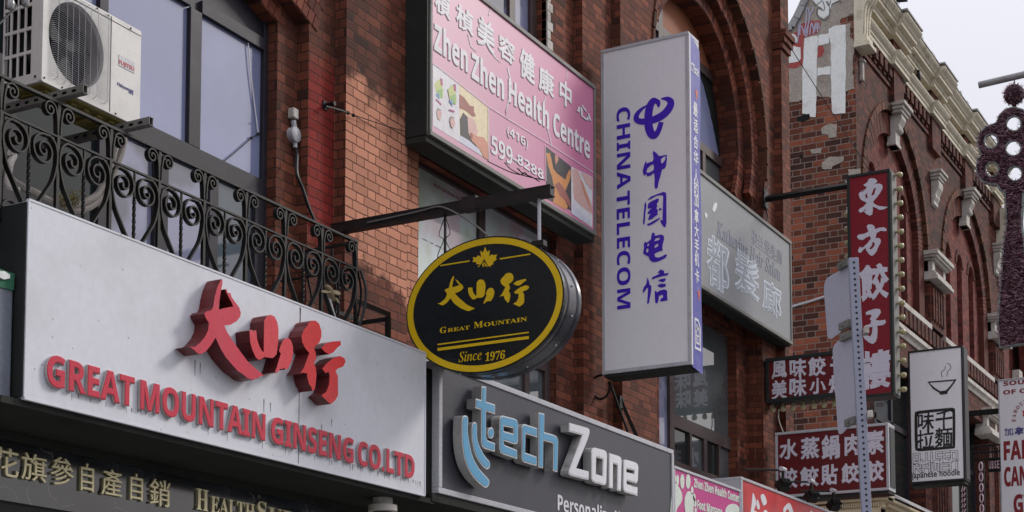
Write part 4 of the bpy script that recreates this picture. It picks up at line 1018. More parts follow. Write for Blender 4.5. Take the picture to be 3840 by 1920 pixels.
# --- red sign with spotlights
g = thing('shop_sign', 'bright crimson sign with white brush strokes below three black spotlights', 'sign', (20, S, 3.4))
MB().box(17.36, 24.0, S+.01, 7.1, 3.3, 4.545).build('sign_panel', M['crimson_sign'], g)
fr_ = MB(); fr_.box(17.30, 24.03, S-.004, 7.1, 4.54, 4.572); fr_.box(17.30, 17.355, S-.002, 7.1, 3.3, 4.539); fr_.build('sign_frame', M['alu'], g, bevel=.004)
fc = front(S+.01); mb = MB()
for pts in ([(240, 520), (258, 518), (292, 640), (275, 700), (262, 760), (300, 780), (280, 900), (200, 900), (222, 700)], [(300, 610), (318, 606), (338, 670), (340, 735), (318, 742), (295, 690)], [(356, 560), (380, 520), (410, 530), (443, 610), (440, 660), (410, 685), (385, 665)],
            [(690, 730), (775, 648), (830, 760), (860, 900), (790, 900), (770, 760), (740, 745), (715, 790), (700, 800)], [(395, 790), (420, 752), (450, 765), (470, 830), (420, 850)], [(1085, 765), (1110, 770), (1130, 830), (1090, 830)]):
    mb.plate(fc, [cat2(fc.uvs(Z2, pts))], .001, .004)
mb.build('brush_character', M['white_ink'], g)
def spot(x, y, first=None):
    o = Vector((x, S-.30, 4.64))
    t = thing('spotlight', None, 'spotlight', o, 'spotlights on the crimson sign')
    mb = MB(); mb.tube([o+Vector((-.42, .30, .03)), o+Vector((0, 0, .06))], .012, 6); mb.build('arm', M['iron'], t)
    MB().tube([o+Vector((-.07, 0, .07)), o+Vector((.07, 0, .07))], .028, 8).build('bracket', M['alu'], t)
    mb = MB(); mb.tube([o+Vector((0, 0, .06)), o+Vector((0, .0, -.06))], .018, 6); mb.build('stem', M['iron'], t)
    mb = MB(); ax = Vector((.35, .62, -.62)).normalized(); fr = Frame(o+Vector((0, 0, -.12)), ax.cross(Vector((0, 0, 1))), ax.cross(Vector((0, 0, 1))).normalized().cross(ax)*-1)
    mb.fbox(fr, -.075, .075, -.055, .055, -.03, .05); mb.fbox(fr, -.06, .06, -.045, .045, -.06, -.03)
    for k in range(5): mb.fbox(fr, -.06+.028*k, -.05+.028*k, -.045, .045, -.085, -.06)
    mb.build('lamp_housing', M['iron'], t, bevel=.008)
    return t
for k, (px_, lab) in enumerate(((690, 'black spotlight on the crimson sign, nearest the brick pier'), (1105, 'black spotlight on the crimson sign, the middle one of three'), (1430, 'black spotlight on the crimson sign, nearest the steel post'))):
    p = front(S-.30).uv(Z2, px_, 400+180*k); spot(p[0], 0)['label'] = lab
# --- grey salon sign
ys = 7.15; fg = front(ys)
g = thing('shop_sign', 'weathered grey salon sign with pale outlined characters, above the right hand shop windows', 'sign', (18.6, ys, 6.9))
MB().box(16.6, 20.85, ys+.008, 7.345, 6.94, 8.29).build('sign_panel', M['salon'], g)
fr_ = MB(); fr_.box(16.55, 20.88, ys-.01, 7.345, 8.28, 8.325); fr_.box(16.55, 20.88, ys-.01, 7.345, 6.90, 6.945); fr_.box(20.835, 20.878, ys-.006, 7.345, 6.946, 8.279); fr_.build('sign_frame', M['alu_dark'], g, bevel=.004)
MB().box(16.6, 20.86, ys+.02, 7.346, 6.88, 6.898).build('soffit', M['soffit'], g)
fg = front(ys+.008)
mb = MB()
for ch, x0, y0, x1, y1 in (('都', 975, 1160, 1095, 1500), ('髮', 1115, 1230, 1245, 1530), ):
    put(mb, fg, ch, *rect(fg, C3, x0, y0, x1, y1), n1=.004, bold=.036)
put(mb, fg, '廊', *rect(fg, (2880, 960, K), -32, 95, 68, 335), n1=.004, bold=.036)
mb.build('lettering', M['pale_ink'], g)
mb = MB()
for ch, x0, y0, x1, y1 in (('都', 975, 1160, 1095, 1500), ('髮', 1115, 1230, 1245, 1530), ):
    put(mb, fg, ch, *rect(fg, C3, x0+8, y0+13, x1-8, y1-13), n0=.004, n1=.007, bold=0)
put(mb, fg, '廊', *rect(fg, (2880, 960, K), -26, 108, 62, 322), n0=.004, n1=.007, bold=0)
mb.build('letter_core', M['salon_core'], g)
mb = MB()
a_ = fg.uv(C3, 1032, 1085); b_ = fg.uv(C8, 62, 60); put(mb, fg, serif('Katherina Hair Salon'), a_[0], b_[0], a_[1]-.26, a_[1]-.06, .001, .004, shear=.02)
a_ = fg.uv(C3, 1205, 1150); b_ = fg.uv(C4, 70, 1265); put(mb, fg, '姿丝堡髮廊', a_[0], b_[0], a_[1]-.20, a_[1], .001, .003)
mb.build('faded_lettering', M['salon_text'], g)
mb = MB()
for pts in ([(968, 1075), (975, 1070), (982, 1085), (975, 1098)], [(1008, 1050), (1018, 1022), (1030, 1022), (1028, 1045), (1018, 1066), (1010, 1062)]): mb.plate(fg, [cat2(fg.uvs(C3, pts))], .001, .004)
mb.build('blossom_mark', M['white_ink'], g)
# --- pink health centre sign
yz = 7.12; fz = front(yz)
g = thing('shop_sign', 'big pink health centre sign with white lettering and printed massage pictures, above the oval sign', 'sign', (13.2, yz, 6.7))
ZBOT, ZTOP = 6.74, 8.29
MB().box(11.57, 14.72, yz+.008, 7.34, ZBOT+.03, ZTOP-.03).build('sign_panel', M['pink_face'], g)
fr_ = MB(); fr_.box(11.53, 14.76, yz-.008, 7.34, ZTOP-.03, ZTOP+.01); fr_.box(11.53, 14.76, yz-.008, 7.34, ZBOT-.01, ZBOT+.03)
fr_.box(11.53, 11.565, yz-.005, 7.34, ZBOT+.031, ZTOP-.031); fr_.box(14.72, 14.755, yz-.005, 7.34, ZBOT+.031, ZTOP-.031); fr_.build('sign_frame', M['alu_dark'], g, bevel=.004)
MB().box(11.50, 11.528, yz+.01, 7.345, ZBOT-.02, ZTOP+.02).build('end_board', M['case'], g)
MB().box(11.5, 14.76, yz+.02, 7.345, ZBOT-.07, ZBOT-.012).build('soffit', M['soffit'], g)
fz = front(yz+.008)
mb = MB(); sh = MB()
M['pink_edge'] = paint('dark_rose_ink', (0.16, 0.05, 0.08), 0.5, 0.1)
for k, (ch, x0, y0, x1, y1) in enumerate((('楨', 95, -95, 205, 155), ('楨', 245, 10, 370, 270), ('美', 395, 90, 520, 400), ('容', 545, 225, 665, 480), ('健', 697, 325, 805, 615), ('康', 830, 450, 943, 715), ('中', 980, 545, 1065, 790), ('心', 1103, 715, 1205, 880))):
    r_ = rect(fz, ZH, x0, y0, x1, y1); put(mb, fz, ch, *r_, n1=.005, bold=.028, wob=.02, seed=k)
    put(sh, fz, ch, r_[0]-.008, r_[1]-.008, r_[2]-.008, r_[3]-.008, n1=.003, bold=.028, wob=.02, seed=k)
for txt, xa, ya, xb, yb, yt in (('Zhen', 90, 150, 328, 522, 0), ('Zhen', 355, 360, 585, 715, 0), ('Health', 618, 545, 905, 925, 0), ('Centre', 935, 790, 1195, 1135, 0)):
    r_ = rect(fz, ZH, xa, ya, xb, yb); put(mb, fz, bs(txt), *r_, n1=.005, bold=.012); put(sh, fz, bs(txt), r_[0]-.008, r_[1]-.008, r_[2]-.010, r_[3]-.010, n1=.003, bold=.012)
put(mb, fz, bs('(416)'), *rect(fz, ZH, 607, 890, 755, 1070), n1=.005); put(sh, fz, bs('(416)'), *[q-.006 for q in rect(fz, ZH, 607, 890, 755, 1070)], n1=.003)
for txt, xa, ya, xb, yb in (('599', 495, 955, 645, 1180), ('-', 648, 1120, 676, 1150), ('8288', 678, 1090, 865, 1280)):
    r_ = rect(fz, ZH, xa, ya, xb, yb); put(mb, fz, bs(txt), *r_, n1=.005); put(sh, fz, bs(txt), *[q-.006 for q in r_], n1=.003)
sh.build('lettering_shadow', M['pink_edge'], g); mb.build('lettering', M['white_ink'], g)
lin = MB().box(11.91, 14.9, 7.40, 7.565, 6.875, 6.93); lin.box(11.91, 14.9, 7.44, 7.56, 6.83, 6.874); lin.build('timber_lintel', paint('brown_timber', (.075, .045, .025), .8, .5, (.16, .11, .05), 9), b1, bevel=.004)
# printed pictures on the sheet
def flat(polys, mats, name, fr, reg, parent, n=.001):
    mb = MB(); ml = []
    for k, (col, pts) in enumerate(polys):
        if col not in ml: ml.append(col)
        mb.plate(fr, [fr.uvs(reg, pts)], n-.0005+.0006*k, n+.0006*(k+1), ml.index(col))
    return mb.build(name, [mats[c_] for c_ in ml], parent)
def ink(n_, c_): return paint('print_'+n_, c_, 0.45, 0.05, var=.08)
PI_ = {'white': ink('white', (.72, .70, .72)), 'skin': ink('skin', (.62, .26, .17)), 'skin2': ink('deep_skin', (.33, .09, .07)), 'hair': ink('black_hair', (.025, .02, .025)), 'yel': ink('yellow', (.78, .66, .42)), 'sheet': ink('pale_sheet', (.62, .62, .72)), 'org': ink('orange_skin', (.62, .24, .06)), 'pale': ink('pale_skin', (.68, .42, .38)), 'grn': ink('green', (.28, .50, .16)), 'blu': ink('blue', (.15, .28, .55)), 'mag': ink('magenta', (.50, .05, .22)), 'lg': ink('lime', (.55, .58, .22)), 'gry': ink('grey', (.35, .35, .36))}
fl_ = [('white', [(80, 452), (266, 600), (272, 1010), (80, 890)])]
for x_ in (0, 92):
    fl_ += [('lg', [(92+x_, 590+.5*x_), (130+x_, 560+.45*x_), (155+x_, 640+.5*x_), (150+x_, 700+.45*x_), (110+x_, 690+.45*x_)]), ('grn', [(110+x_, 640+.45*x_), (148+x_, 630+.45*x_), (146+x_, 700+.45*x_), (118+x_, 690+.45*x_)]), ('blu', [(100+x_, 670+.5*x_), (122+x_, 660+.5*x_), (125+x_, 712+.5*x_)]), ('mag', [(135+x_, 556+.45*x_), (148+x_, 562+.45*x_), (150+x_, 610+.45*x_), (136+x_, 598+.45*x_)]), ('mag', [(102+x_, 702+.8*x_), (140+x_, 738+.55*x_), (138+x_, 748+.55*x_), (102+x_, 712+.8*x_)]),
            ('pale', [(112+x_, 770+.62*x_), (135+x_, 780+.62*x_), (142+x_, 820+.62*x_), (128+x_, 858+.62*x_), (112+x_, 840+.62*x_), (106+x_, 800+.62*x_)]), ('gry', [(114+x_, 768+.62*x_), (136+x_, 778+.62*x_), (134+x_, 790+.62*x_), (112+x_, 784+.62*x_)])]
flat(fl_, PI_, 'printed_picture', fz, ZH, g)
flat([('yel', [(266, 600), (472, 765), (482, 1145), (272, 1010)]), ('skin2', [(268, 668), (300, 690), (345, 752), (372, 756), (372, 790), (386, 825), (360, 830), (330, 800), (300, 780), (268, 770)]), ('sheet', [(272, 965), (340, 985), (410, 1060), (430, 1110), (272, 1010)]),
      ('hair', [(272, 850), (296, 800), (325, 830), (330, 880), (338, 950), (350, 990), (400, 1055), (340, 1000), (276, 960)]), ('pale', [(325, 830), (360, 840), (385, 880), (398, 935), (388, 975), (350, 985), (332, 940)]), ('skin', [(345, 950), (372, 955), (400, 970), (440, 975), (470, 1020), (478, 1140), (440, 1118), (425, 1080), (395, 1040), (355, 1000)]), ('skin2', [(345, 940), (362, 950), (360, 985), (342, 975)])], PI_, 'printed_picture', fz, ZH, g)
flat([('hair', [(168, 735), (296, 838), (298, 1060), (172, 1000)]), ('org', [(170, 770), (190, 770), (208, 850), (225, 872), (268, 905), (275, 880), (290, 850), (296, 870), (290, 905), (268, 960), (262, 1000), (280, 1040), (270, 1055), (205, 1020), (214, 960), (200, 890), (180, 830)]), ('skin2', [(214, 930), (235, 915), (262, 950), (290, 1010), (296, 1050), (268, 1010), (240, 985)]), ('hair', [(205, 770), (240, 795), (262, 840), (262, 880), (225, 870), (206, 820)]), ('skin', [(214, 778), (230, 785), (232, 805), (218, 830)])], PI_, 'printed_picture', fz, C3, g)
flat([('white', [(297, 838), (404, 892), (404, 1146), (298, 1075)]), ('pale', [(300, 850), (330, 850), (360, 940), (404, 1040), (404, 1080), (350, 1040), (310, 1000)]), ('skin', [(340, 900), (356, 920), (385, 1000), (400, 1060), (370, 1000)]), ('sheet', [(300, 1030), (340, 1060), (390, 1110), (390, 1130), (298, 1075)]), ('pale', [(345, 868), (404, 895), (404, 960), (370, 920)])], PI_, 'printed_picture', fz, C3, g, n=.002)
mb = MB()
for st in ([(80, 448), (266, 592), (470, 755), (620, 850), (880, 1010), (1218, 1225)], [(472, 765), (474, 1140)], [(610, 760), (598, 790), (610, 850)], [(878, 1030), (882, 1288)]): mb.plate(fz, [ribbon(fz.uvs(ZH, st), .006)], .006, .008)
for st, w_ in (([(330, 240), (350, 330), (390, 370)], [.02, .012, .004]), ([(500, 370), (525, 410), (560, 445)], [.03, .015, .003]), ([(612, 480), (630, 560), (640, 620), (605, 770), (600, 810)], [.025, .02, .01, .012, .006]), ([(880, 690), (868, 740), (860, 800)], [.015, .01, .004]), ([(888, 900), (905, 950), (918, 1010), (920, 1045)], [.02, .014, .012, .01]), ([(478, 110), (488, 62)], [.015, .003]), ([(1028, 560), (1034, 480)], [.012, .003])): mb.plate(fz, [ribbon(fz.uvs(ZH, st), w_)], .001, .004)
mb.build('vinyl_strip', M['white_ink'], g)
# ---------------------------------------------------------------- signs that stick out over the pavement
# --- oval sign on its beam
XO = 10.60
beam = thing('sign_bracket', 'rusty black steel beam reaching out from the painted brick pier', 'bracket', (XO, W, 5.7))
mb = MB(); mb.box(XO-.02, XO+.06, 5.48, 7.46, 5.665, 5.675); mb.box(XO-.02, XO+.06, 5.48, 7.46, 5.735, 5.745); mb.box(XO-.018, XO-.006, 5.482, 7.458, 5.676, 5.734)
mb.build('beam', M['iron_rust'], beam)
MB().box(XO-.024, XO+.064, 6.12, 6.24, 5.66, 5.765).build('beam_clamp', M['iron_rust'], beam)
MB().box(XO-.05, XO+.10, 7.462, 7.48, 5.62, 5.79).build('wall_plate', M['iron_rust'], beam)
fo = end(XO); OY, OZ, RX, RZ = -6.062, 4.908, .688, .523
g = thing('oval_sign', 'black oval drum sign with gold rim and maple leaf, hanging from the steel beam', 'sign', (XO, 6.06, 4.9))
def oval(mb, rx, rz, n0, n1, mi=0): mb.plate(fo, [ellipse(OY, OZ, rx, rz, 72)], n0, n1, mi)
mb = MB(); oval(mb, RX, RZ, -.03, .004); mb.build('face_edge', M['black_gloss'], g)
n_ = 72; dr = MB(); prof = [(1.0, -.03), (.985, -.035), (.975, -.05), (.975, -.10), (.985, -.105), (.985, -.125), (.975, -.13), (.975, -.25), (.99, -.255), (.995, -.29)]
vs = [fo.pt(OY+RX*s_*math.cos(2*math.pi*i/n_), OZ+RZ*s_*math.sin(2*math.pi*i/n_), d_) for s_, d_ in prof for i in range(n_)]
dr.add(vs, [(a_*n_+i, a_*n_+(i+1) % n_, (a_+1)*n_+(i+1) % n_, (a_+1)*n_+i) for a_ in range(len(prof)-1) for i in range(n_)]+[tuple((len(prof)-1)*n_+i for i in range(n_))])
dr.build('drum', M['drum'], g, smooth=True)
mb = MB(); mb.plate(fo, [ellipse(OY, OZ, RX-.012, RZ-.012, 72), ellipse(OY+.002, OZ, RX-.062, RZ-.060, 72)], .003, .008); mb.build('gold_rim', M['gold'], g)
mb = MB()
for k in range(14): t = 2*math.pi*k/14+.2; mb.ball(fo.pt(OY+RX*.985*math.cos(t), OZ+RZ*.985*math.sin(t), -.18), .009, 6, 4)
mb.build('rivet', M['alu'], g)
leaf = [(608, 240), (622, 278), (640, 262), (636, 310), (656, 292), (664, 300), (692, 294), (684, 318), (690, 328), (662, 352), (668, 360), (640, 378), (648, 386), (628, 372), (612, 345), (602, 322), (588, 350), (560, 385), (556, 380), (572, 365), (545, 362), (548, 350), (518, 345), (526, 332), (520, 314), (548, 314), (558, 300), (580, 312), (574, 268), (594, 280)]
mb = MB(); mb.plate(fo, [fo.uvs(ZO, leaf)], .004, .008)
mb.plate(fo, [fo.uvs(ZO, [(598, 345), (612, 360), (628, 382), (612, 378)])], .004, .009); mb.plate(fo, [fo.uvs(ZO, [(588, 360), (598, 350), (600, 384), (590, 378)])], .004, .0085)
mb.build('maple_leaf', M['gold'], g)
mb = MB()
for p in DA: mb.plate(fo, [fit(p, rect(fo, ZO, 268, 465, 535, 690), (160, 106, 803, 978))], .004, .008)
for p in SHAN: mb.plate(fo, [fit(p, rect(fo, ZO, 487, 485, 672, 632), (680, 415, 1056, 916))], .004, .008)
for p in XING: mb.plate(fo, [fit(p, rect(fo, ZO, 710, 435, 920, 655), (1114, 465, 1509, 1186))], .004, .008)
mb.build('brush_character', M['gold'], g)
mb = MB()
r1 = rect(fo, ZO, 288, 790, 905, 790); yb = fo.uv(ZO, 370, 840)[1]; yt = fo.uv(ZO, 540, 768)[1]
us = [fo.uv(ZO, x_, 800)[0] for x_ in (287, 333, 342, 498, 528, 592, 600, 905)]
put(mb, fo, serif('G'), us[0], us[1], yb-.005, yt-.010, .004, .008); put(mb, fo, serif('REAT'), us[2], us[3], yb-.002, yt-.026, .004, .008); put(mb, fo, serif('M'), us[4], us[5], yb, yt-.006, .004, .008); put(mb, fo, serif('OUNTAIN'), us[6], us[7], yb, yt-.02, .004, .008)
put(mb, fo, italic('Since'), *rect(fo, ZO, 420, 988, 583, 1040), .004, .008); put(mb, fo, serif('1976'), *rect(fo, ZO, 610, 990, 748, 1035), .004, .008, shear=.03)
mb.build('lettering', M['gold'], g)
mb = MB()
for a_, b_, w_ in (((290, 368), (497, 345), .010), ((712, 320), (928, 297), .010), ((270, 918), (918, 863), .010), ((270, 953), (918, 900), .022)):
    pa, pb = fo.uv(ZO, *a_), fo.uv(ZO, *b_); zc_ = (pa[1]+pb[1])/2; mb.fbox(fo, pa[0], pb[0], zc_-w_/2, zc_+w_/2, .004, .008)
mb.build('rule_line', M['gold'], g)
hang = MB(); hang.tube([(XO+.03, 5.60, 5.67), (XO+.03, 5.60, 5.33)], .014, 8); hang.build('hanger_rod', M['alu'], g)
hang = MB(); hang.tube([(XO+.03, 6.42, 5.67), (XO+.03, 6.42, 5.30)], .011, 6); hang.fbox(fo, -5.65, -5.55, 5.30, 5.34, -.06, .0); hang.fbox(fo, -6.46, -6.38, 5.27, 5.31, -.06, .0); hang.build('hanger_bracket', M['iron_rust'], g)
def cable(name, lab, pts, r_=.006, mat='cable', k=6, cat='cable', group=None):
    mb = MB().tube(catmull(pts, k), r_, 6); o = mb.build(name, M[mat], None, smooth=True); return tag(o, lab, cat, group)
mb = MB()
for s_ in (-1, 1): mb.tube(catmull([(XO+.03, 6.42, 5.66), (XO+.02, 6.42+s_*.05, 5.52), (XO+.02, 6.42+s_*.01, 5.47), (XO+.02, 6.42+s_*.06, 5.36), (XO+.02, 6.42+s_*.05, 5.28)], 5), .0035, 5)
mb.build('tie_wire', M['cable'], g)
fk = end(XO-.03)
cable('conduit', 'ribbed flexible conduit curling down from the steel beam to the oval sign', [fk.pt(*fk.uv(C2, x_, y_)) for x_, y_ in ((560, 1120), (700, 1090), (830, 1060), (910, 1040), (960, 1050), (1030, 1085), (1100, 1130), (1165, 1185))], .007, 'alu_dark', cat='conduit')
mb = MB()
for pts in ([(470, 1145), (560, 1190), (640, 1225), (720, 1245), (800, 1265), (880, 1280)], [(590, 1155), (640, 1205), (720, 1245), (690, 1200)], [(680, 1195), (720, 1230), (780, 1255), (840, 1290)], [(715, 1240), (735, 1225), (760, 1255)]):
    fk2 = end(XO-.01); mb.tube(catmull([fk2.pt(*fk2.uv(ZH, x_, y_)) for x_, y_ in pts], 5), .004, 5)
tag(mb.build('tie_wire', M['cable'], None), 'loose black wires knotted on the outer end of the steel beam', 'wire')
# --- telecom sign
XT = 15.30; fe_ = end(XT)
g = thing('shop_sign', 'tall white blade sign with indigo characters and a looped emblem, hung on the brick pier', 'sign', (XT, 6.8, 5.4))
YA, YB_, ZA_, ZB_ = 6.314, 7.318, 5.425, 8.925
MB().box(XT+.006, XT+.275, YA+.012, YB_-.012, ZA_+.012, ZB_-.012).build('sign_box', M['ct_white'], g)
fr_ = MB()
for z0, z1 in ((ZA_, ZA_+.04), (ZB_-.035, ZB_)): fr_.box(XT-.004, XT+.28, YA, YB_, z0, z1)
for y0, y1 in ((YA, YA+.038), (YB_-.035, YB_)): fr_.box(XT-.001, XT+.28, y0, y1, ZA_+.041, ZB_-.036)
fr_.build('sign_frame', M['alu'], g, bevel=.004)
MB().box(XT+.01, XT+.27, YA+.02, YB_-.02, ZA_-.03, ZA_-.001).build('underside', M['soffit'], g)
fx = end(XT+.006); mb = MB()
def stroke(st, ws, n1): mb.plate(fx, [ribbon(catmull(fx.uvs(ZC, st), 4), [x_ for x_ in catmull([(w_, 0) for w_ in ws], 4) for x_ in (x_[0],)])], .001, n1)
stroke([(372, 100), (405, 102), (423, 120), (415, 150), (385, 185), (340, 210), (295, 222), (255, 222), (238, 208), (242, 185), (265, 158), (302, 132)], [.012, .05, .075, .085, .085, .08, .07, .06, .06, .055, .035, .008], .004)
stroke([(352, 112), (330, 112), (312, 140), (303, 190), (305, 250), (318, 288), (338, 298), (358, 270), (372, 226)], [.03, .07, .085, .09, .09, .085, .07, .06, .055], .0045)
stroke([(340, 112), (356, 122), (358, 145)], [.05, .05, .02], .005)
mb.build('emblem', M['ct_blue'], g)
ZX, ZY = (2400, 540, 140/343), (2400, 850, 140/343)
BR = [(ZX, [([(122, 63), (150, 82), (178, 112), (215, 105), (248, 100), (247, 150), (240, 200), (228, 225), (203, 235), (187, 300), (170, 355), (163, 400), (150, 412), (138, 405), (134, 370), (137, 330), (133, 275), (125, 268), (100, 290), (65, 300), (58, 270), (48, 290), (35, 285), (26, 250), (38, 200), (55, 155), (63, 180), (80, 172), (118, 160), (127, 130), (120, 90)], [[(60, 262), (68, 225), (95, 200), (122, 184), (130, 210), (127, 238), (105, 255), (80, 265)], [(193, 140), (215, 118), (243, 112), (228, 155), (205, 180), (194, 170)]])]),
      (ZX, [([(70, 515), (100, 485), (150, 465), (190, 450), (220, 440), (240, 450), (243, 490), (243, 600), (244, 720), (235, 765), (218, 760), (200, 735), (188, 710), (190, 695), (208, 705), (210, 640), (212, 560), (215, 475), (190, 468), (150, 478), (110, 500), (78, 515)], []), ([(52, 530), (60, 560), (50, 640), (45, 720), (40, 740), (30, 735), (35, 650), (42, 560)], []), ([(65, 735), (90, 728), (130, 705), (185, 675), (180, 690), (150, 715), (110, 740), (75, 752)], []),
            ([(72, 570), (80, 545), (110, 525), (165, 500), (175, 510), (170, 530), (155, 550), (160, 575), (150, 590), (165, 605), (162, 640), (170, 645), (140, 665), (110, 690), (75, 700), (85, 665), (100, 640), (75, 645), (70, 630), (95, 605), (110, 590), (75, 595)], []), ([(172, 612), (182, 585), (198, 595), (200, 605)], [])]),
      (ZY, [([(112, 62), (122, 53), (137, 62), (135, 85), (160, 80), (195, 72), (220, 85), (222, 115), (212, 150), (205, 195), (210, 220), (185, 225), (155, 238), (133, 250), (140, 278), (165, 285), (200, 275), (240, 253), (250, 265), (230, 290), (190, 310), (150, 325), (115, 325), (90, 305), (80, 275), (60, 265), (40, 255), (30, 245), (38, 200), (36, 160), (50, 137), (62, 150), (75, 140), (103, 118), (105, 90)], [[(130, 135), (145, 108), (180, 100), (185, 115), (165, 128)], [(133, 190), (140, 170), (165, 155), (172, 170), (160, 185), (140, 195)], [(58, 230), (60, 205), (75, 200), (82, 220), (70, 240)], [(65, 172), (80, 150), (88, 170), (72, 182)]])]),
      (ZY, [([(70, 467), (85, 505), (88, 530), (105, 545), (103, 600), (90, 660), (82, 705), (66, 708), (72, 640), (76, 560), (58, 570), (35, 612), (27, 590), (35, 560), (60, 525)], []), ([(107, 478), (120, 462), (170, 440), (185, 425), (160, 425), (175, 410), (190, 393), (220, 405), (225, 432), (265, 425), (255, 445), (230, 450), (190, 460), (150, 470), (115, 485)], []), ([(168, 492), (200, 480), (237, 475), (235, 495), (215, 510), (185, 505)], []), ([(160, 540), (190, 525), (240, 527), (235, 550), (205, 560), (175, 555)], []), ([(137, 592), (150, 590), (155, 605), (190, 585), (230, 577), (250, 590), (250, 640), (255, 675), (215, 685), (183, 685), (195, 660), (215, 650), (210, 625), (175, 635), (172, 670), (160, 706), (142, 698), (138, 650)], [])])]
for reg, ps in BR:
    mb = MB()
    for o_, hs in ps: mb.plate(fx, [fx.uvs(reg, o_)]+[fx.uvs(reg, h_) for h_ in hs], .001, .005)
    mb.build('brush_character', M['ct_blue'], g, whole=True)
mb = MB()
for tx, y0, y1 in (('CHINA', 155, 575), ('TELECOM', 605, 1222)):
    a_ = rect(fx, ZC, 132, y0, 208, y1); put(mb, fx, bs(tx), *a_, .001, .005, rot=1)
mb.build('lettering', M['ct_blue'], g)
fb = front(YA-.004)
mb = MB(); L = [(XT+.022+.006*math.sin(k*1.1), ZA_-.02+(ZB_-ZA_+.01)*k/30) for k in range(31)]; Rr = [(XT+.285+.012*math.sin(k*.5+1), ZA_-.05+(ZB_-ZA_-.06)*k/30) for k in range(31)]
mb.plate(fb, [L+Rr[::-1]], -.002, .002); mb.build('vinyl_banner', M['banner'], g)
MB().box(XT+.0, XT+.02, YA-.012, YA-.001, ZA_+.0, ZB_-.02).build('corner_strip', M['ct_white'], g)
mb = MB(); ux = XT+.155
spots = [('最', 560), ('适', 640), ('合', 720), ('华', 800), ('人', 890), ('的', 950), ('加', 1010), ('拿', 1090), ('大', 1165), ('手', 1240)]
for ch, y_ in spots:
    v_ = fb.uv(C3, 930, y_)[1]; put(mb, fb, ch, ux-.06, ux+.06, v_-.075, v_+.075, .0025, .005, bold=.02)
for ch, y_ in (('机', 25), ('卡', 108)):
    v_ = fb.uv(C7, 940, y_)[1]; put(mb, fb, ch, ux-.06, ux+.06, v_-.075, v_+.075, .0025, .005, bold=.02)
v_ = fb.uv(C3, 925, 355)[1]; put(mb, fb, bs('CTExcel'), XT+.05, XT+.25, v_-.05, v_+.05, .0025, .005)
v1_, v0_ = fb.uv(C7, 945, 325)[1], fb.uv(C7, 945, 480)[1]; a_, b_ = XT+.08, XT+.24
o_ = [(a_, v0_), (b_, v0_), (b_, v1_-.08), (b_-.06, v1_), (a_, v1_)]; i_ = [(a_+.018, v0_+.025), (b_-.018, v0_+.025), (b_-.018, v1_-.085), (b_-.07, v1_-.025), (a_+.018, v1_-.025)]
mb.plate(fb, [o_, i_], .0025, .005)
for q in range(3): mb.fbox(fb, a_+.035+.022*q, a_+.045+.022*q, v1_-.13, v1_-.06, .0025, .005)
mb.plate(fb, [[(a_+.035, v0_+.06), (b_-.035, v0_+.06), (b_-.035, v0_+.24), (a_+.035, v0_+.24)], [(a_+.05, v0_+.08), (b_-.05, v0_+.08), (b_-.05, v0_+.22), (a_+.05, v0_+.22)]], .0025, .005)
mb.fbox(fb, a_+.051, b_-.051, v0_+.14, v0_+.155, .0025, .005); mb.fbox(fb, ux-.006, ux+.006, v0_+.081, v0_+.139, .0025, .005)
mb.build('lettering', M['white_ink'], g)
mb = MB()
for reg, x_, y_ in ((C3, 926, 480), (C7, 938, 200)):
    c_ = fb.uv(reg, x_, y_); mb.plate(fb, [cat2([(c_[0]-.02, c_[1]-.06), (c_[0]+.02, c_[1]-.02), (c_[0]+.03, c_[1]+.04), (c_[0], c_[1]+.06), (c_[0]-.03, c_[1]+.03), (c_[0]-.005, c_[1]-.01)])], .0025, .005)
mb.build('quote_mark', M['orange'], g)
mb = MB(); ft7 = front(7.2)
stay = thing('sign_stay', 'curled iron stay with thin struts under the tall white blade sign', 'bracket', (XT+.1, 7.3, 5.2))
fy = end(XT+.12)
lp = catmull([(x_[0], x_[1]) for x_ in fy.uvs(C7, [(455, 598), (418, 612), (400, 655), (412, 700), (445, 720), (478, 700), (492, 660), (488, 635)])], 5)
mb.tube([fy.pt(*p) for p in lp], .014, 6); mb.build('scroll', M['iron'], stay, smooth=True)
mb = MB(); mb.tube([fy.pt(*fy.uv(C7, 492, 635)), Vector((15.95, 7.3, 4.86))], .013, 6); mb.tube([Vector((15.75, 7.32, 5.25)), Vector((16.05, 7.25, 4.85))], .025, 4); mb.box(15.70, 15.80, 7.30, 7.345, 5.15, 5.28); mb.build('strut', M['iron'], stay)
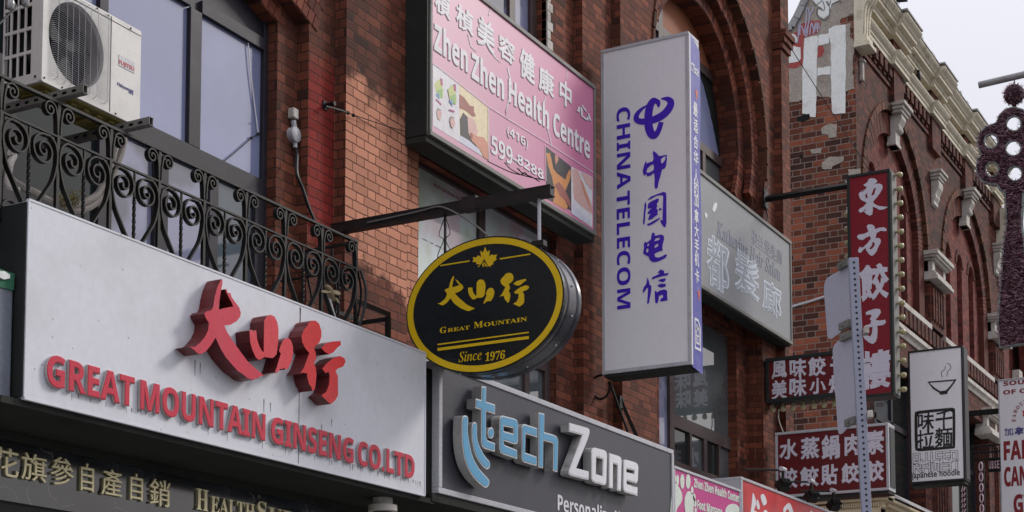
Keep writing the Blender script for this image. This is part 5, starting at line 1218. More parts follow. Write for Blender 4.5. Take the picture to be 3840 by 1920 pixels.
# --- red dumpling house signs
XR = 20.30; fr5 = end(XR)
arm = thing('sign_bracket', 'dark steel arm holding the tall maroon blade sign off the building corner', 'bracket', (XR, W, 8.6))
mb = MB(); mb.tube([(XR+.1, 7.34, 8.80), (XR+.1, 6.0, 8.80)], .045, 4); mb.box(XR+.02, XR+.18, 7.32, 7.348, 8.68, 8.92); mb.build('arm', M['iron'], arm)
def mstroke(mb, fr, reg, items, bold, seed, n=.001):
    for k, (ch, x0, y0, x1, y1) in enumerate(items): put(mb, fr, ch, *rect(fr, reg, x0, y0, x1, y1), n, n+.004, bold=bold, wob=.045, shear=.03, seed=seed+k)
def blade(lab, x, y0, y1, z0, z1, dep, face, casem, fw=.045):
    t = thing('shop_sign', lab, 'sign', (x, (y0+y1)/2, z0))
    MB().box(x+.008, x+dep-.008, y0+fw*.6, y1-fw*.6, z0+fw*.6, z1-fw*.6).build('sign_sheet', face, t)
    q = MB()
    for a_, b_ in ((z0, z0+fw), (z1-fw, z1)): q.box(x-.006, x+dep, y0, y1, a_, b_)
    for a_, b_ in ((y0, y0+fw), (y1-fw, y1)): q.box(x-.002, x+dep-.004, a_, b_, z0+fw+.001, z1-fw-.001)
    q.build('sign_frame', casem, t, bevel=.005); return t
RY0, RY1, RZ0, RZ1 = 5.62, 6.19, 5.96, 8.90
g = blade('tall maroon blade sign with five white characters and lamp bulbs down its sides', XR, RY0, RY1, RZ0, RZ1, .28, M['maroon'], M['case'], .04)
MB().box(XR+.03, XR+.25, RY0-.012, RY0-.001, RZ0+.03, RZ1-.03).build('side_strip', M['alu_dark'], g)
fx = end(XR+.008); mb = MB()
ZE, ZF = (3190, 640, 170/417), (3190, 960, 170/256)
DONG = [(160, 100), (165, 80), (190, 70), (225, 75), (245, 92), (240, 112), (215, 128), (260, 118), (290, 130), (295, 160), (275, 200), (250, 235), (225, 265), (205, 290), (225, 310), (260, 325), (310, 332), (345, 333), (310, 355), (265, 362), (225, 338), (203, 332), (205, 370), (198, 405), (175, 415), (145, 400), (122, 375), (138, 368), (135, 352), (115, 378), (88, 388), (72, 370), (85, 350), (120, 330), (150, 295), (120, 282), (95, 268), (82, 245), (75, 215), (85, 200), (135, 175), (150, 150), (125, 142), (118, 130), (140, 118)]
mb.plate(fx, [fx.uvs(ZE, DONG)]+[fx.uvs(ZE, h_) for h_ in ([(100, 188), (140, 170), (122, 188), (105, 200)], [(133, 225), (160, 202), (150, 225), (160, 248), (140, 256)], [(215, 165), (235, 160), (215, 222), (190, 235), (200, 200)])], .001, .005)
FANG = [(148, 510), (165, 495), (200, 497), (222, 515), (225, 540), (265, 525), (310, 522), (330, 535), (332, 555), (305, 558), (280, 552), (240, 575), (228, 620), (265, 620), (278, 640), (275, 665), (255, 700), (240, 740), (215, 775), (195, 785), (170, 770), (145, 735), (138, 710), (110, 735), (95, 757), (72, 752), (68, 735), (85, 700), (110, 710), (150, 675), (185, 630), (180, 600), (145, 615), (110, 640), (75, 632), (58, 612), (70, 590), (130, 580), (165, 560), (155, 535)]
mb.plate(fx, [fx.uvs(ZE, FANG), fx.uvs(ZE, [(172, 720), (200, 680), (197, 662), (215, 656), (225, 680), (205, 712), (185, 726)])], .001, .005)
mb.plate(fx, [fx.uvs(ZF, [(85, 320), (100, 310), (140, 298), (165, 300), (172, 318), (155, 345), (140, 362), (165, 365), (195, 360), (200, 375), (185, 390), (150, 395), (152, 420), (150, 460), (142, 485), (125, 497), (105, 490), (80, 470), (70, 450), (75, 440), (110, 455), (120, 440), (125, 400), (95, 405), (80, 400), (85, 392), (110, 385), (118, 365), (108, 358), (120, 335), (105, 330), (90, 335)])], .001, .005)
mstroke(mb, fx, C8, [('餃', 460, 48, 612, 212), ('樓', 462, 482, 620, 662)], .036, 5)
mb.build('brush_character', M['lilac_ink'], g)
def bulb_set(parent, pts, ax):
    for p in pts:
        mb = MB(); a_ = Vector(ax); p = Vector(p); mb.lathe(p, [(.016, 0), (.016, .02), (.022, .03), (.036, .055), (.038, .075), (.030, .098), (.012, .108)], 10, a_); mb.build('bulb', M['bulb'], parent, smooth=True)
bulb_set(g, [(XR+.20, RY0, RZ1-.03-.187*k) for k in range(16)], (0, -1, -.05))
bulb_set(g, [(XR+.20, RY1, RZ1-.45-.187*k) for k in range(8)], (0, 1, -.05))
HZ = [fr5.uv(C8, 0, 515), fr5.uv(C8, 0, 740)]
g = blade('long maroon sign of small white characters in two rows, upper one behind the steel post', XR, 6.195, 7.33, HZ[1][1], HZ[0][1], .26, M['maroon_old'], M['case'], .05)
mb = MB(); mstroke(mb, fx, C8, [('風', 18, 530, 96, 612), ('味', 108, 518, 195, 606), ('餃', 202, 510, 292, 600), ('子', 312, 505, 395, 590), ('美', 18, 628, 97, 716), ('味', 108, 613, 195, 705), ('小', 208, 618, 292, 690), ('炒', 306, 600, 395, 692)], .03, 11); mb.build('brush_character', M['lilac_ink'], g)
bulb_set(g, [(XR+.13, 6.30+.14*k, HZ[1][1]) for k in range(8)], (0, 0, -1))
LZ = [fr5.uv(C8, 35, 890), fr5.uv(C8, 600, 1170)]; LY1 = -fr5.uv(C8, 35, 900)[0]; LY0 = -fr5.uv(C8, 605, 900)[0]
g = blade('wide maroon sign of ten white characters in two rows, lowest behind the steel post', XR, LY0, LY1, LZ[1][1]-.02, LZ[0][1], .30, M['maroon_old'], M['alu'], .035)
MB().box(XR+.05, XR+.26, LY0-.01, LY0-.001, LZ[1][1]+.03, LZ[0][1]-.05).build('side_panel', M['case'], g)
MB().box(XR+.01, XR+.29, LY0+.01, LY1-.01, LZ[1][1]-.06, LZ[1][1]-.022).build('underside', M['soffit'], g)
mb = MB(); mstroke(mb, fx, C8, [('水', 57, 925, 152, 1020), ('蒸', 163, 916, 262, 1018), ('鍋', 268, 903, 362, 1020), ('肉', 385, 898, 462, 1000), ('素', 486, 880, 586, 992), ('餃', 57, 1070, 152, 1165), ('餃', 160, 1063, 257, 1155), ('貼', 265, 1052, 352, 1150), ('餃', 368, 1045, 460, 1140), ('餃', 486, 1033, 586, 1132)], .032, 31); mb.build('brush_character', M['lilac_ink'], g)
# --- ramen sign
XJ = 26.0; fj = end(XJ)
JY1, JY0 = -fj.uv(C8, 705, 600)[0], -fj.uv(C8, 982, 600)[0]; JZ1, JZ0 = fj.uv(C8, 845, 464)[1], fj.uv(C8, 850, 1137)[1]
g = blade('white noodle shop blade sign with a black seal of four characters', XJ, JY0, JY1, JZ0, JZ1, .30, M['ajisen'], M['case'], .03)
MB().box(XJ+.03, XJ+.28, JY0-.01, JY0-.001, JZ0+.03, JZ1-.03).build('side_panel', M['frame_grey'], g)
MB().box(XJ+.02, XJ+.28, JY0+.02, JY1-.02, JZ0-.05, JZ0-.001).build('underside', M['soffit'], g)
fx = end(XJ+.008); mb = MB()
bowl = [[(803, 632), (950, 620), (930, 650), (905, 682), (902, 694), (868, 698), (862, 688), (830, 668)], [(812, 638), (936, 628), (920, 650), (896, 676), (866, 680), (838, 662)]]
mb.plate(fx, [fx.uvs(C8, p) for p in bowl], .001, .005)
for st in ([(878, 610), (872, 585), (890, 570), (892, 552)], [(900, 606), (905, 580), (920, 565), (915, 545), (900, 540)]): mb.plate(fx, [ribbon(catmull(fx.uvs(C8, st), 4), .008)], .001, .004)
mb.build('bowl_drawing', M['ink'], g)
mb = MB(); so = [(738, 800), (750, 783), (770, 778), (915, 764), (935, 768), (942, 785), (942, 950), (934, 966), (915, 970), (770, 982), (750, 978), (740, 962)]; si = [(752, 808), (760, 795), (915, 778), (928, 786), (928, 945), (918, 955), (765, 968), (755, 955)]
mb.plate(fx, [cat2(fx.uvs(C8, so)), cat2(fx.uvs(C8, si))], .001, .004)
mstroke(mb, fx, C8, [('味', 752, 792, 838, 872), ('千', 842, 778, 930, 866), ('拉', 750, 876, 836, 968), ('麵', 838, 868, 930, 958)], .014, 51)
mb.build('seal', M['ink'], g)
BLK = {'A': [[(0, 0), (0, 1), (1, 1), (1, 0)], [(0, .45), (1, .45)]], 'J': [[(0, .35), (0, 0), (1, 0), (1, 1)]], 'I': [[(.5, 0), (.5, 1)]], 'S': [[(1, 1), (0, 1), (0, .5), (1, .5), (1, 0), (0, 0)]],
       'E': [[(1, 1), (0, 1), (0, 0), (1, 0)], [(0, .5), (1, .5)]], 'N': [[(0, 0), (0, 1), (1, 1), (1, 0)]], 'R': [[(0, 0), (0, 1), (1, 1), (1, .5), (0, .5)], [(.5, .5), (1, 0)]], 'M': [[(0, 0), (0, 1), (1, 1), (1, 0)], [(.5, 1), (.5, .2)]]}
for tx, y0, y1 in (('AJISEN', 1000, 1030), ('RAMEN', 1042, 1072)):
    r_ = rect(fx, C8, 730, y0, 958, y1); n = len(tx); st = (r_[1]-r_[0])/n
    for k, ch in enumerate(tx):
        for w_, nn, mt, nm in ((.036, (.001, .004), 'grey_ink', 'letter'), (.021, (.004, .007), 'ajisen', 'letter_core')):
            mb = MB()
            for q_, ln in enumerate(BLK[ch]):
                P_ = [(r_[0]+st*(k+.12+.72*x_), r_[2]+(r_[3]-r_[2])*y_) for x_, y_ in ln]
                for a_, b_ in zip(P_, P_[1:]):
                    d = Vector(b_)-Vector(a_); d.normalize(); a2 = Vector(a_)-d*w_/2; b2 = Vector(b_)+d*w_/2; c_ = Vector((-d.y, d.x))*w_/2
                    mb.plate(fx, [[tuple(a2+c_), tuple(a2-c_), tuple(b2-c_), tuple(b2+c_)]], nn[0], nn[1]+.0002*(len(mb.f) % 7))
            mb.build(nm, M[mt], g, whole=True)
mb = MB(); put(mb, fx, 'japanese noodle', *rect(fx, C8, 724, 1088, 966, 1112), .001, .004, bold=.012); mb.build('lettering', M['ink'], g)
MB().box(XJ+.1, XJ+.16, 6.95, 7.348, JZ1-.3, JZ1-.24).build('wall_arm', M['iron'], g)
# --- souvenir sign
XV = 31.0; fv = end(XV); VY1 = -fv.uv(C8, 1160, 800)[0]; VZ1 = fv.uv(C8, 1162, 622)[1]
g = blade('white souvenir shop sign with dark red capitals, cut by the right edge', XV, VY1-1.35, VY1, 5.0, VZ1, .30, M['ajisen'], M['alu'], .03)
MB().box(XV+.1, XV+.16, VY1, 7.348, VZ1-.62, VZ1-.52).build('wall_arm', M['iron'], g)
fx = end(XV+.008); mb = MB(); uc = -VY1+.675
def line(tx, reg, x0, y0, y1, w_, b_=.012, fn=bs, mb_=None):
    a_ = fx.uv(reg, x0, y0); z_ = fx.uv(reg, x0, y1)[1]; put(mb_ or mb, fx, fn(tx), a_[0], a_[0]+w_, z_, a_[1], .001, .005, bold=b_)
line('SOUVENIRS', C8, 1184, 632, 654, 1.08); line('OF CANADA', C8, 1183, 676, 698, 1.08)
line('FAMOUS', C8, 1185, 932, 1030, 1.12, .02); line('CANADIAN', C8, 1187, 1062, 1162, 1.12, .02); line('GIFTS', C8, 1234, 1200, 1300, .75, .02)
ca = fx.uv(C8, 1288, 800); 
for k, ch in enumerate('FAMOUS CANADIAN'):
    if ch == ' ': continue
    t = math.pi*(1.02-k*.0743); c_ = (uc+.40*math.cos(t), ca[1]-.06+.36*math.sin(t)); a2 = t-math.pi/2
    q = Frame(fx.pt(*c_), fx.u*math.cos(a2)+fx.v*math.sin(a2), fx.v*math.cos(a2)-fx.u*math.sin(a2)); put(mb, q, serif(ch), -.028, .028, -.035, .035, .001, .005)
mb.build('lettering', M['darkred_ink'], g)
mb = MB(); lf_ = [((x_-605)*.0021, (312-y_)*.0021) for x_, y_ in leaf[:14]+[(615, 372), (615, 410), (600, 410), (600, 372)]+leaf[17:]]
lf_ = [(608, 240), (622, 278), (640, 262), (636, 310), (656, 292), (664, 300), (692, 294), (684, 318), (690, 328), (652, 358), (656, 374), (614, 368), (616, 400), (602, 400), (604, 368), (560, 374), (565, 358), (520, 328), (526, 318), (520, 294), (548, 300), (558, 292), (580, 312), (574, 262), (594, 280)]
mb.plate(fx, [[(uc+(x_-606)*.0028, ca[1]+.02+(318-y_)*.0028) for x_, y_ in lf_]], .001, .005); mb.build('maple_leaf', M['crimson_sign'], g)
mb = MB(); a_ = fx.uv(C8, 1188, 866); put(mb, fx, '加拿大紀念品', a_[0], a_[0]+1.08, a_[1]-.15, a_[1], .001, .005, bold=.012, wob=.02); mb.build('lettering', M['navy_ink'], g)
# --- small neon-like signs and iron grille further on
for lab, x_, reg, box in (('dark upright sign with pink outlined loops between the noodle and souvenir signs', 29.0, Z9, (508, 930, 552, 1300)), ('dark upright sign with pink zigzag outlines right under the noodle sign', 27.2, Z9, (385, 1110, 425, 1300))):
    q = end(x_); r_ = rect(q, reg, *box); t = thing('shop_sign', lab, 'sign', (x_, -(r_[0]+r_[1])/2, r_[2]))
    MB().fbox(q, *r_, -.12, 0).build('sign_box', M['dark'], t, bevel=.01); mb = MB(); uc_ = (r_[0]+r_[1])/2; w_ = (r_[1]-r_[0])*.33; h_ = (r_[3]-r_[2]); n = 5
    for k in range(n):
        z_ = r_[3]-h_*(k+.5)/n
        if x_ == 29.0: pts = ellipse(uc_, z_, w_, h_/n*.42, 10); pts.append(pts[0])
        else: pts = [(uc_-w_, z_-h_/n*.4), (uc_-w_*.5, z_+h_/n*.4), (uc_+w_*.3, z_-h_/n*.3), (uc_+w_, z_+h_/n*.4)]
        mb.tube([q.pt(a_, b_, .01) for a_, b_ in pts], .014, 5)
    mb.build('tube_outline', M['pink_tube'] if 'pink_tube' in M else M.setdefault('pink_tube', paint('pale_pink_tube', (.62, .42, .46), .4, .1)), t)
q = end(30.0); r_ = rect(q, Z9, 455, 825, 662, 905); t = thing('balcony_grille', 'small black iron grille jutting out beside the souvenir sign', 'grille', (30, -r_[0], r_[2]))
mb = MB()
for z_ in (r_[2], (r_[2]+r_[3])/2, r_[3]): mb.tube([q.pt(r_[0], z_), q.pt(r_[1], z_)], .02, 5)
mb.build('rail', M['iron'], t); mb = MB()
for k in range(9): u_ = r_[0]+(r_[1]-r_[0])*k/8; mb.tube([q.pt(u_, r_[2]), q.pt(u_, r_[3])], .01, 5)
mb.build('bar', M['iron'], t)
r_ = rect(q, Z9, 578, 905, 660, 995); t = thing('shop_sign', 'dark little sign with loose pink letters under the iron grille', 'sign', (30.02, -r_[0], r_[2]))
MB().fbox(q, *r_, -.1, -.02).build('sign_box', M['dark'], t); mb = MB()
for k, ch in enumerate('UBSE'): w_ = (r_[1]-r_[0])/4; put(mb, q, ch, r_[0]+w_*(k+.15), r_[0]+w_*(k+.85), r_[2]+.05, r_[3]-.05, -.019, -.012, bold=.02)
mb.build('lettering', M['pink_tube'], t)
# ---------------------------------------------------------------- air conditioner on its rails
g = thing('air_conditioner', 'cream outdoor air conditioner unit with round wire fan guard, above the iron balcony', 'air conditioner', (7.27, 7.06, 5.47))
x0, x1, y0, y1, z0, z1 = 6.855, 7.70, 6.90, 7.22, 5.475, 6.10
fa = front(y0); cxf, czf, rf = 7.135, 5.795, .232
mb = MB()
r_ = .03
def rr(u0, u1, v0, v1, r, n=4):
    o = []
    for cx_, cy_, a in ((u1-r, v1-r, 0), (u0+r, v1-r, 1), (u0+r, v0+r, 2), (u1-r, v0+r, 3)):
        o += [(cx_+r*math.cos(math.pi/2*(a+k/n)), cy_+r*math.sin(math.pi/2*(a+k/n))) for k in range(n+1)]
    return o
mb.plate(fa, [rr(x0, x1, z0, z1, .012), ellipse(cxf, czf, rf, rf*1.09, 40)], -.03, 0)
mb.box(x0, x1, y0+.031, y1, z1-.02, z1); mb.box(x0, x1, y0+.031, y1, z0, z0+.02); mb.box(x1-.02, x1, y0+.03, y1, z0+.02, z1-.02)
se = end(x0)
hs = [[(-(y0+.09+.058*i), z0+.06+.145*j), (-(y0+.09+.058*i+.046), z0+.06+.145*j), (-(y0+.09+.058*i+.046), z0+.06+.145*j+.125), (-(y0+.09+.058*i), z0+.06+.145*j+.125)] for i in range(4) for j in range(4)]
mb.plate(se, [[(-y1, z0+.02), (-(y0+.031), z0+.02), (-(y0+.031), z1-.02), (-y1, z1-.02)]]+hs, -.012, 0)
mb.build('casing', M['ac_white'], g, bevel=.004)
MB().box(x0+.03, x1-.25, y0+.16, y1-.01, z0+.03, z1-.03).build('coil', M['dark'], g)
sh = MB(); sh.plate(fa, [ellipse(cxf, czf, rf+.004, (rf+.004)*1.09, 40), ellipse(cxf, czf, rf-.006, (rf-.006)*1.09, 40)], -.14, -.031); sh.build('fan_shroud', M['pipe'], g)
fn = MB(); fn.lathe((cxf, y0+.10, czf), [(.045, 0), (.05, .03), (.03, .05)], 14, (0, -1, 0))
for k in range(3):
    t = 2*math.pi*k/3+.5; L = [(cxf+.04*math.cos(t-.4), czf+.04*math.sin(t-.4)), (cxf+.21*math.cos(t-.35), czf+.21*math.sin(t-.35)), (cxf+.215*math.cos(t+.35), czf+.215*math.sin(t+.35)), (cxf+.04*math.cos(t+.6), czf+.04*math.sin(t+.6))]
    fn.plate(fa, [L], -.10, -.092)
fn.build('fan', M['case'], g)
gd = MB(); ga = Frame((0, y0-.022, 0), (1, 0, 0)); gu0, gu1, gv0, gv1 = 6.925, 7.405, 5.53, 6.07
for k in range(43):
    v = gv0+(gv1-gv0)*k/42; gd.tube([(gu0, y0-.001, v), (gu0+.004, y0-.024, v), (gu1-.004, y0-.024, v), (gu1, y0-.001, v)], .0013, 4)
for u_ in (gu0+.03, gu0+.10, gu0+.15, gu0+.2, gu0+.25, gu0+.3, gu0+.36, gu1-.03): gd.tube([(u_, y0-.001, gv0-.012), (u_, y0-.028, gv0), (u_, y0-.028, gv1), (u_, y0-.001, gv1+.01)], .002, 4)
gd.build('fan_guard', M['alu'], g)
MB().fbox(fa, 7.425, 7.429, z0+.01, z1-.01, 0, .002).build('panel_joint', M['soffit'], g)
MB().fbox(fa, x0+.01, x1-.005, z1-.035, z1-.032, 0, .002).build('lid_joint', M['soffit'], g)
bd = MB(); r_ = rect(fa, C1, 597, 275, 676, 395); mb = MB(); pa = fa.uv(C1, 597, 270); pb = fa.uv(C1, 676, 330); mb.fbox(fa, pa[0], pb[0], pa[1]-.075, pa[1]-.005, 0, .003); mb.build('badge', M['alu'], g)
mb = MB(); a_ = fa.uv(C1, 598, 300); b_ = fa.uv(C1, 672, 362); zt = fa.uv(C1, 634, 305)[1]; put(mb, fa, 'FUJITSU', a_[0], b_[0], fa.uv(C1, 598, 327)[1], a_[1], .003, .005, bold=.008); mb.build('lettering', M['crimson_sign'], g)
mb = MB(); a_ = fa.uv(C1, 590, 408); b_ = fa.uv(C1, 645, 450); put(mb, fa, 'Halcyon', a_[0], b_[0], a_[1]-.034, a_[1]-.004, .001, .003, shear=.06)
a_ = fa.uv(C1, 648, 446); b_ = fa.uv(C1, 670, 455); put(mb, fa, bs('HFI'), a_[0], b_[0], a_[1]-.028, a_[1], .001, .003); mb.build('lettering', M['navy_ink'], g)
mb = MB()
for u_, v_ in ((6.875, 5.50), (7.02, 5.492), (7.48, 5.49), (7.60, 6.08), (7.4, 6.085), (7.3, 6.09)): mb.ball(fa.pt(u_, v_, .002), .006, 6, 4)
mb.ball((x0-.002, 6.95, 5.51), .008, 6, 4); mb.build('screw', M['dark'], g)
mb = MB(); mb.box(x0+.02, x1-.02, y0+.02, y1-.02, z0-.012, z0-.001)
for k in range(7): mb.box(x0+.08+.11*k, x0+.12+.11*k, y0+.05, y1-.08, z0-.03, z0-.0125)
mb.build('base_tray', M['moss'], g)
for k, (xx, lab) in enumerate(((6.93, 'slotted steel rail under the left end of the air conditioner'), (7.50, 'slotted steel rail under the right end of the air conditioner'))):
    t = thing('support_rail', lab, 'rail', (xx, 7.0, 5.38), 'steel rails under the air conditioner')
    mb = MB(); xx2 = xx+.042; zb, zt = 5.385, 5.430
    so = front(0); e_ = end(xx)
    slots = [[(-(6.70+.075*q), zb+.013), (-(6.735+.075*q), zb+.013), (-(6.735+.075*q), zb+.030), (-(6.70+.075*q), zb+.030)] for q in range(9)]
    mb.plate(e_, [[(-6.645, zb), (-7.6, zb), (-7.6, zt), (-6.645, zt)]]+slots, -.004, 0)
    mb.box(xx+.0045, xx2, 6.645, 7.6, zb-.004, zb-.0005); mb.box(xx+.0045, xx2, 6.645, 7.6, zt+.0005, zt+.004); mb.box(xx2-.004, xx2, 6.65, 7.6, zb, zt)
    mb.build('channel', M['alu_dark'], t)
# lagged pipes and debris behind the railing
def pipe(name, lab, pts, r_, mat, cat='pipe', group=None, k=6):
    o = MB().tube(catmull(pts, k), r_, 8).build(name, M[mat], None, smooth=True); return tag(o, lab, cat, group)
fp_ = front(7.1)
for k, (pts, lab) in enumerate((([(0, 300), (60, 420), (130, 500), (250, 560), (350, 610), (480, 690), (620, 740), (760, 700), (900, 620), (960, 500), (1010, 380), (1060, 220), (1070, 60)], 'grimy lagged pipe sagging behind the balcony railing, inner one of the pair'),
                               ([(0, 360), (80, 450), (160, 520), (300, 600), (470, 680), (640, 770), (800, 750), (940, 650), (1030, 500), (1080, 360), (1130, 220), (1150, 90)], 'grimy lagged pipe sagging behind the balcony railing, outer one of the pair'))):
    pipe('lagged_pipe', lab, [fp_.pt(*fp_.uv(ZB, *p)) for p in pts], .022, 'pipe', group='lagged pipes behind the railing')
pipe('drain_pipe', 'short pale drain pipe behind the railing at the left edge', [fp_.pt(*fp_.uv(ZB, *p), .05) for p in ((30, 240), (70, 270), (40, 340), (10, 520), (40, 560), (110, 590))], .02, 'stone_white')
mb = MB(); rnd = random.Random(2)
for k in range(420):
    c_ = fp_.uv(ZB, 600+max(-110, min(110, rnd.gauss(0, 55))), 680+max(-80, min(80, rnd.gauss(0, 45)))); p = fp_.pt(*c_, rnd.uniform(-.05, .1)); d = Vector((rnd.uniform(-1, 1), rnd.uniform(-1, 1), rnd.uniform(-1, 1)))*.016
    e_ = d.orthogonal().normalized()*.005; mb.add([p-d, p+e_, p+d, p-e_], [(0, 1, 2, 3)])
tag(mb.build('weed_tuft', M['moss'], None), 'dry yellowish weeds caught behind the railing by the pipes', 'weed')
# ---------------------------------------------------------------- wrought iron balcony
YR = 6.75; rl = thing('balcony_railing', 'black wrought iron balcony railing with scrolls and twisted bars above the white sign', 'railing', (8, YR, 4.55))
X0R, PER, ZT_, ZMD, ZBT = 5.532, .4365, 5.307, 5.105, 4.50
XEND = 9.905
mb = MB(); mb.box(X0R, XEND, YR-.016, YR+.016, ZT_-.008, ZT_+.008); mb.build('top_rail', M['iron'], rl)
mb = MB(); mb.box(X0R, XEND, YR-.010, YR+.010, ZMD-.006, ZMD+.006); mb.build('middle_rail', M['iron'], rl)
mb = MB(); mb.box(X0R, XEND, YR-.016, YR+.016, ZBT-.008, ZBT+.008); mb.build('bottom_rail', M['iron'], rl)
def spiral(cx, cz, r0, a0, turns, sgn, n=26, grow=1.0, rend=.10):
    return [(cx+(r0*(1-(1-rend)*i/n))*math.cos(a0+sgn*turns*2*math.pi*i/n), cz+(r0*(1-(1-rend)*i/n))*math.sin(a0+sgn*turns*2*math.pi*i/n)) for i in range(n+1)]
def scroll_pts(s):
    """one half of a panel, s=+1 right half, -1 left half; x from the centre bar"""
    h = PER/2
    # big S: from the foot of the centre bar out to the post, round the top and in to a spiral
    A = [(.012, 4.60), (.06, 4.66), (.12, 4.745), (.175, 4.83), (h-.014, 4.93), (h-.012, 5.0)]
    top = [(h-.03, 5.055), (h-.070, 5.086)]
    sp = spiral(.104, 4.990, .096, math.radians(78), 1.9, 1, 38, rend=.10)
    big = catmull(A+top, 5)+sp
    B = [(h-.012, 5.12), (h-.016, 5.20), (h-.026, 5.25)]
    sm = catmull(B, 4)+spiral(h-.075, 5.245, .05, math.radians(20), 1.6, 1, 24, rend=.12)
    C = spiral(h*.62, 4.56, .07, math.radians(10), .5, 1, 10, rend=.9)
    return [[(s*x, z) for x, z in L] for L in (big, sm, C)]
def rod(path, w_=.014, t_=.006):
    return [Vector((x, YR, z)) for x, z in path]
np_ = 10
halves = {s: scroll_pts(s) for s in (1, -1)}
proto = {}
def rpart(name, mbx): 
    return mbx.build(name, M['iron'], rl)
for k in range(np_+1):
    xp = X0R+PER*k
    rpart('post', MB().box(xp-.011, xp+.011, YR-.011, YR+.011, ZBT+.008, ZT_-.008))
for k in range(np_):
    xc = X0R+PER*(k+.5); mb = MB(); n = 40
    rings = []
    for i in range(n+1):
        z_ = ZBT+.008+(ZMD-.006-ZBT-.008)*i/n; tw = 0 if z_ > 4.95 else (z_-4.95)*40; rw = .0085 if z_ > 4.95 else .0125
        rings += [(xc+rw*math.cos(tw+math.pi/2*q+math.pi/4), YR+rw*math.sin(tw+math.pi/2*q+math.pi/4), z_) for q in range(4)]
    mb.add(rings, [(i*4+q, i*4+(q+1) % 4, (i+1)*4+(q+1) % 4, (i+1)*4+q) for i in range(n) for q in range(4)]); rpart('twisted_bar', mb)
    for s in (1, -1):
        mb = MB()
        for L in halves[s][:1]+halves[s][2:]: mb.strap([Vector((xc+x, YR, z)) for x, z in L], (0, 1, 0), .034, .011)
        rpart('scroll', mb)
        mb = MB(); mb.strap([Vector((xc+x, YR, z)) for x, z in halves[s][1]], (0, 1, 0), .034, .010); rpart('small_scroll', mb)
# belly bars at the end and the return to the wall
mb = MB()
for y_ in (YR, YR+.22, YR+.45):
    mb.strap(catmull([(XEND+.0, y_, ZT_), (XEND+.01, y_, 5.12), (XEND+.06, y_, 4.98), (XEND+.055, y_, 4.86), (XEND-.0, y_, 4.70), (XEND-.10, y_, 4.60)], 5), (0, 1, 0), .016, .007)
mb.box(XEND-.012, XEND+.012, YR, 7.44, ZT_-.008, ZT_+.008); mb.box(XEND-.01, XEND+.01, YR+.02, 7.44, ZMD-.006, ZMD+.006)
mb.build('end_return', M['iron'], rl)
fr_ = MB(); e_ = end(10.28)
t = thing('angle_bracket', 'black steel angle frame fixed to the brick beside the end of the balcony', 'bracket', (10.2, 6.9, 4.6))
ya_ = 6.78; fr_.box(9.95, 10.42, ya_, ya_+.012, 4.862, 4.90); fr_.box(10.385, 10.42, ya_-.004, ya_+.03, 4.5, 4.861); fr_.box(9.95, 10.38, ya_+.25, ya_+.262, 4.84, 4.87); fr_.box(10.39, 10.415, ya_+.031, 7.36, 4.83, 4.86)
fr_.build('angle_iron', M['iron'], t)
cable('hose', 'blue black cable bent round the end of the balcony railing', [(9.93, 6.73, 5.10), (9.985, 6.72, 4.98), (9.98, 6.72, 4.86), (9.93, 6.72, 4.72), (9.85, 6.72, 4.60)], .011, 'cable')
cable('white_rod', 'thin white rod leaning behind the railing next to the flying sparrow', [(9.60, 6.80, 4.90), (9.68, 6.79, 4.72), (9.76, 6.78, 4.58)], .007, 'white_ink', cat='rod')
# ---------------------------------------------------------------- sparrow in flight
fbird = front(6.58)
def bp(x, y, n=0.0): return fbird.pt(*fbird.uv(ZR, x, y), n)
bd = MB()
P_ = [bp(884, 826, .03), bp(897, 838, .03), bp(912, 860, .028), bp(930, 888, .022), bp(944, 905, .015), bp(955, 920, .01)]
bd.tube(catmull([tuple(p) for p in P_], 4), [.006+.020*math.sin(math.pi*min(1, (i+2)/22)) for i in range(21)], 8)
bd.ball(bp(893, 834, .03), .016, 8, 6); bd.lathe(bp(884, 826, .032), [(.006, 0), (.001, .016)], 5, bp(876, 822, .035)-bp(886, 828, .032))
for L in ([(898, 850), (872, 852), (848, 860), (862, 872), (885, 876), (908, 870)], [(925, 858), (948, 852), (972, 862), (974, 882), (950, 890), (930, 885)], [(940, 900), (958, 898), (973, 934), (955, 938), (945, 925)]):
    vs = [bp(x, y, .02+.008*k) for k, (x, y) in enumerate(L)]; vs2 = [v+Vector((0, .004, 0)) for v in vs]; n = len(L)
    bd.add(vs+vs2, [tuple(range(n)), tuple(range(2*n-1, n-1, -1))]+[(i, (i+1) % n, (i+1) % n+n, i+n) for i in range(n)])
tag(bd.build('sparrow', M['olive'], None), 'small olive brown sparrow with spread wings flying before the balcony railing', 'bird')
# ---------------------------------------------------------------- wall bits
g = thing('junction_box', 'round grey metal junction box on the brick beside the arched window', 'junction box', (9.95, 7.56, 6.2))
yj = W2; fj_ = front(yj)
c_ = fj_.uv(C2, 178, 682); d_ = fj_.uv(C2, 172, 610); e_ = fj_.uv(C2, 172, 580)
MB().lathe(fj_.pt(*c_), [(.062, 0), (.062, .05), (.05, .058), (0.005, .06)], 18, (0, -1, 0)).build('box', M['alu'], g, smooth=True)
mb = MB(); mb.tube([fj_.pt(c_[0], c_[1]+.05, .03), fj_.pt(d_[0], d_[1], .03)], .022, 8); mb.tube([fj_.pt(c_[0]+.01, c_[1]-.05, .03), fj_.pt(c_[0]+.012, c_[1]-.10, .03)], .018, 8); mb.build('conduit_nipple', M['alu'], g)
MB().fbox(fj_, e_[0]-.035, e_[0]+.035, e_[1]-.035, e_[1]+.045, .0, .06).build('cable_clamp', M['stone_white'], g, bevel=.008)
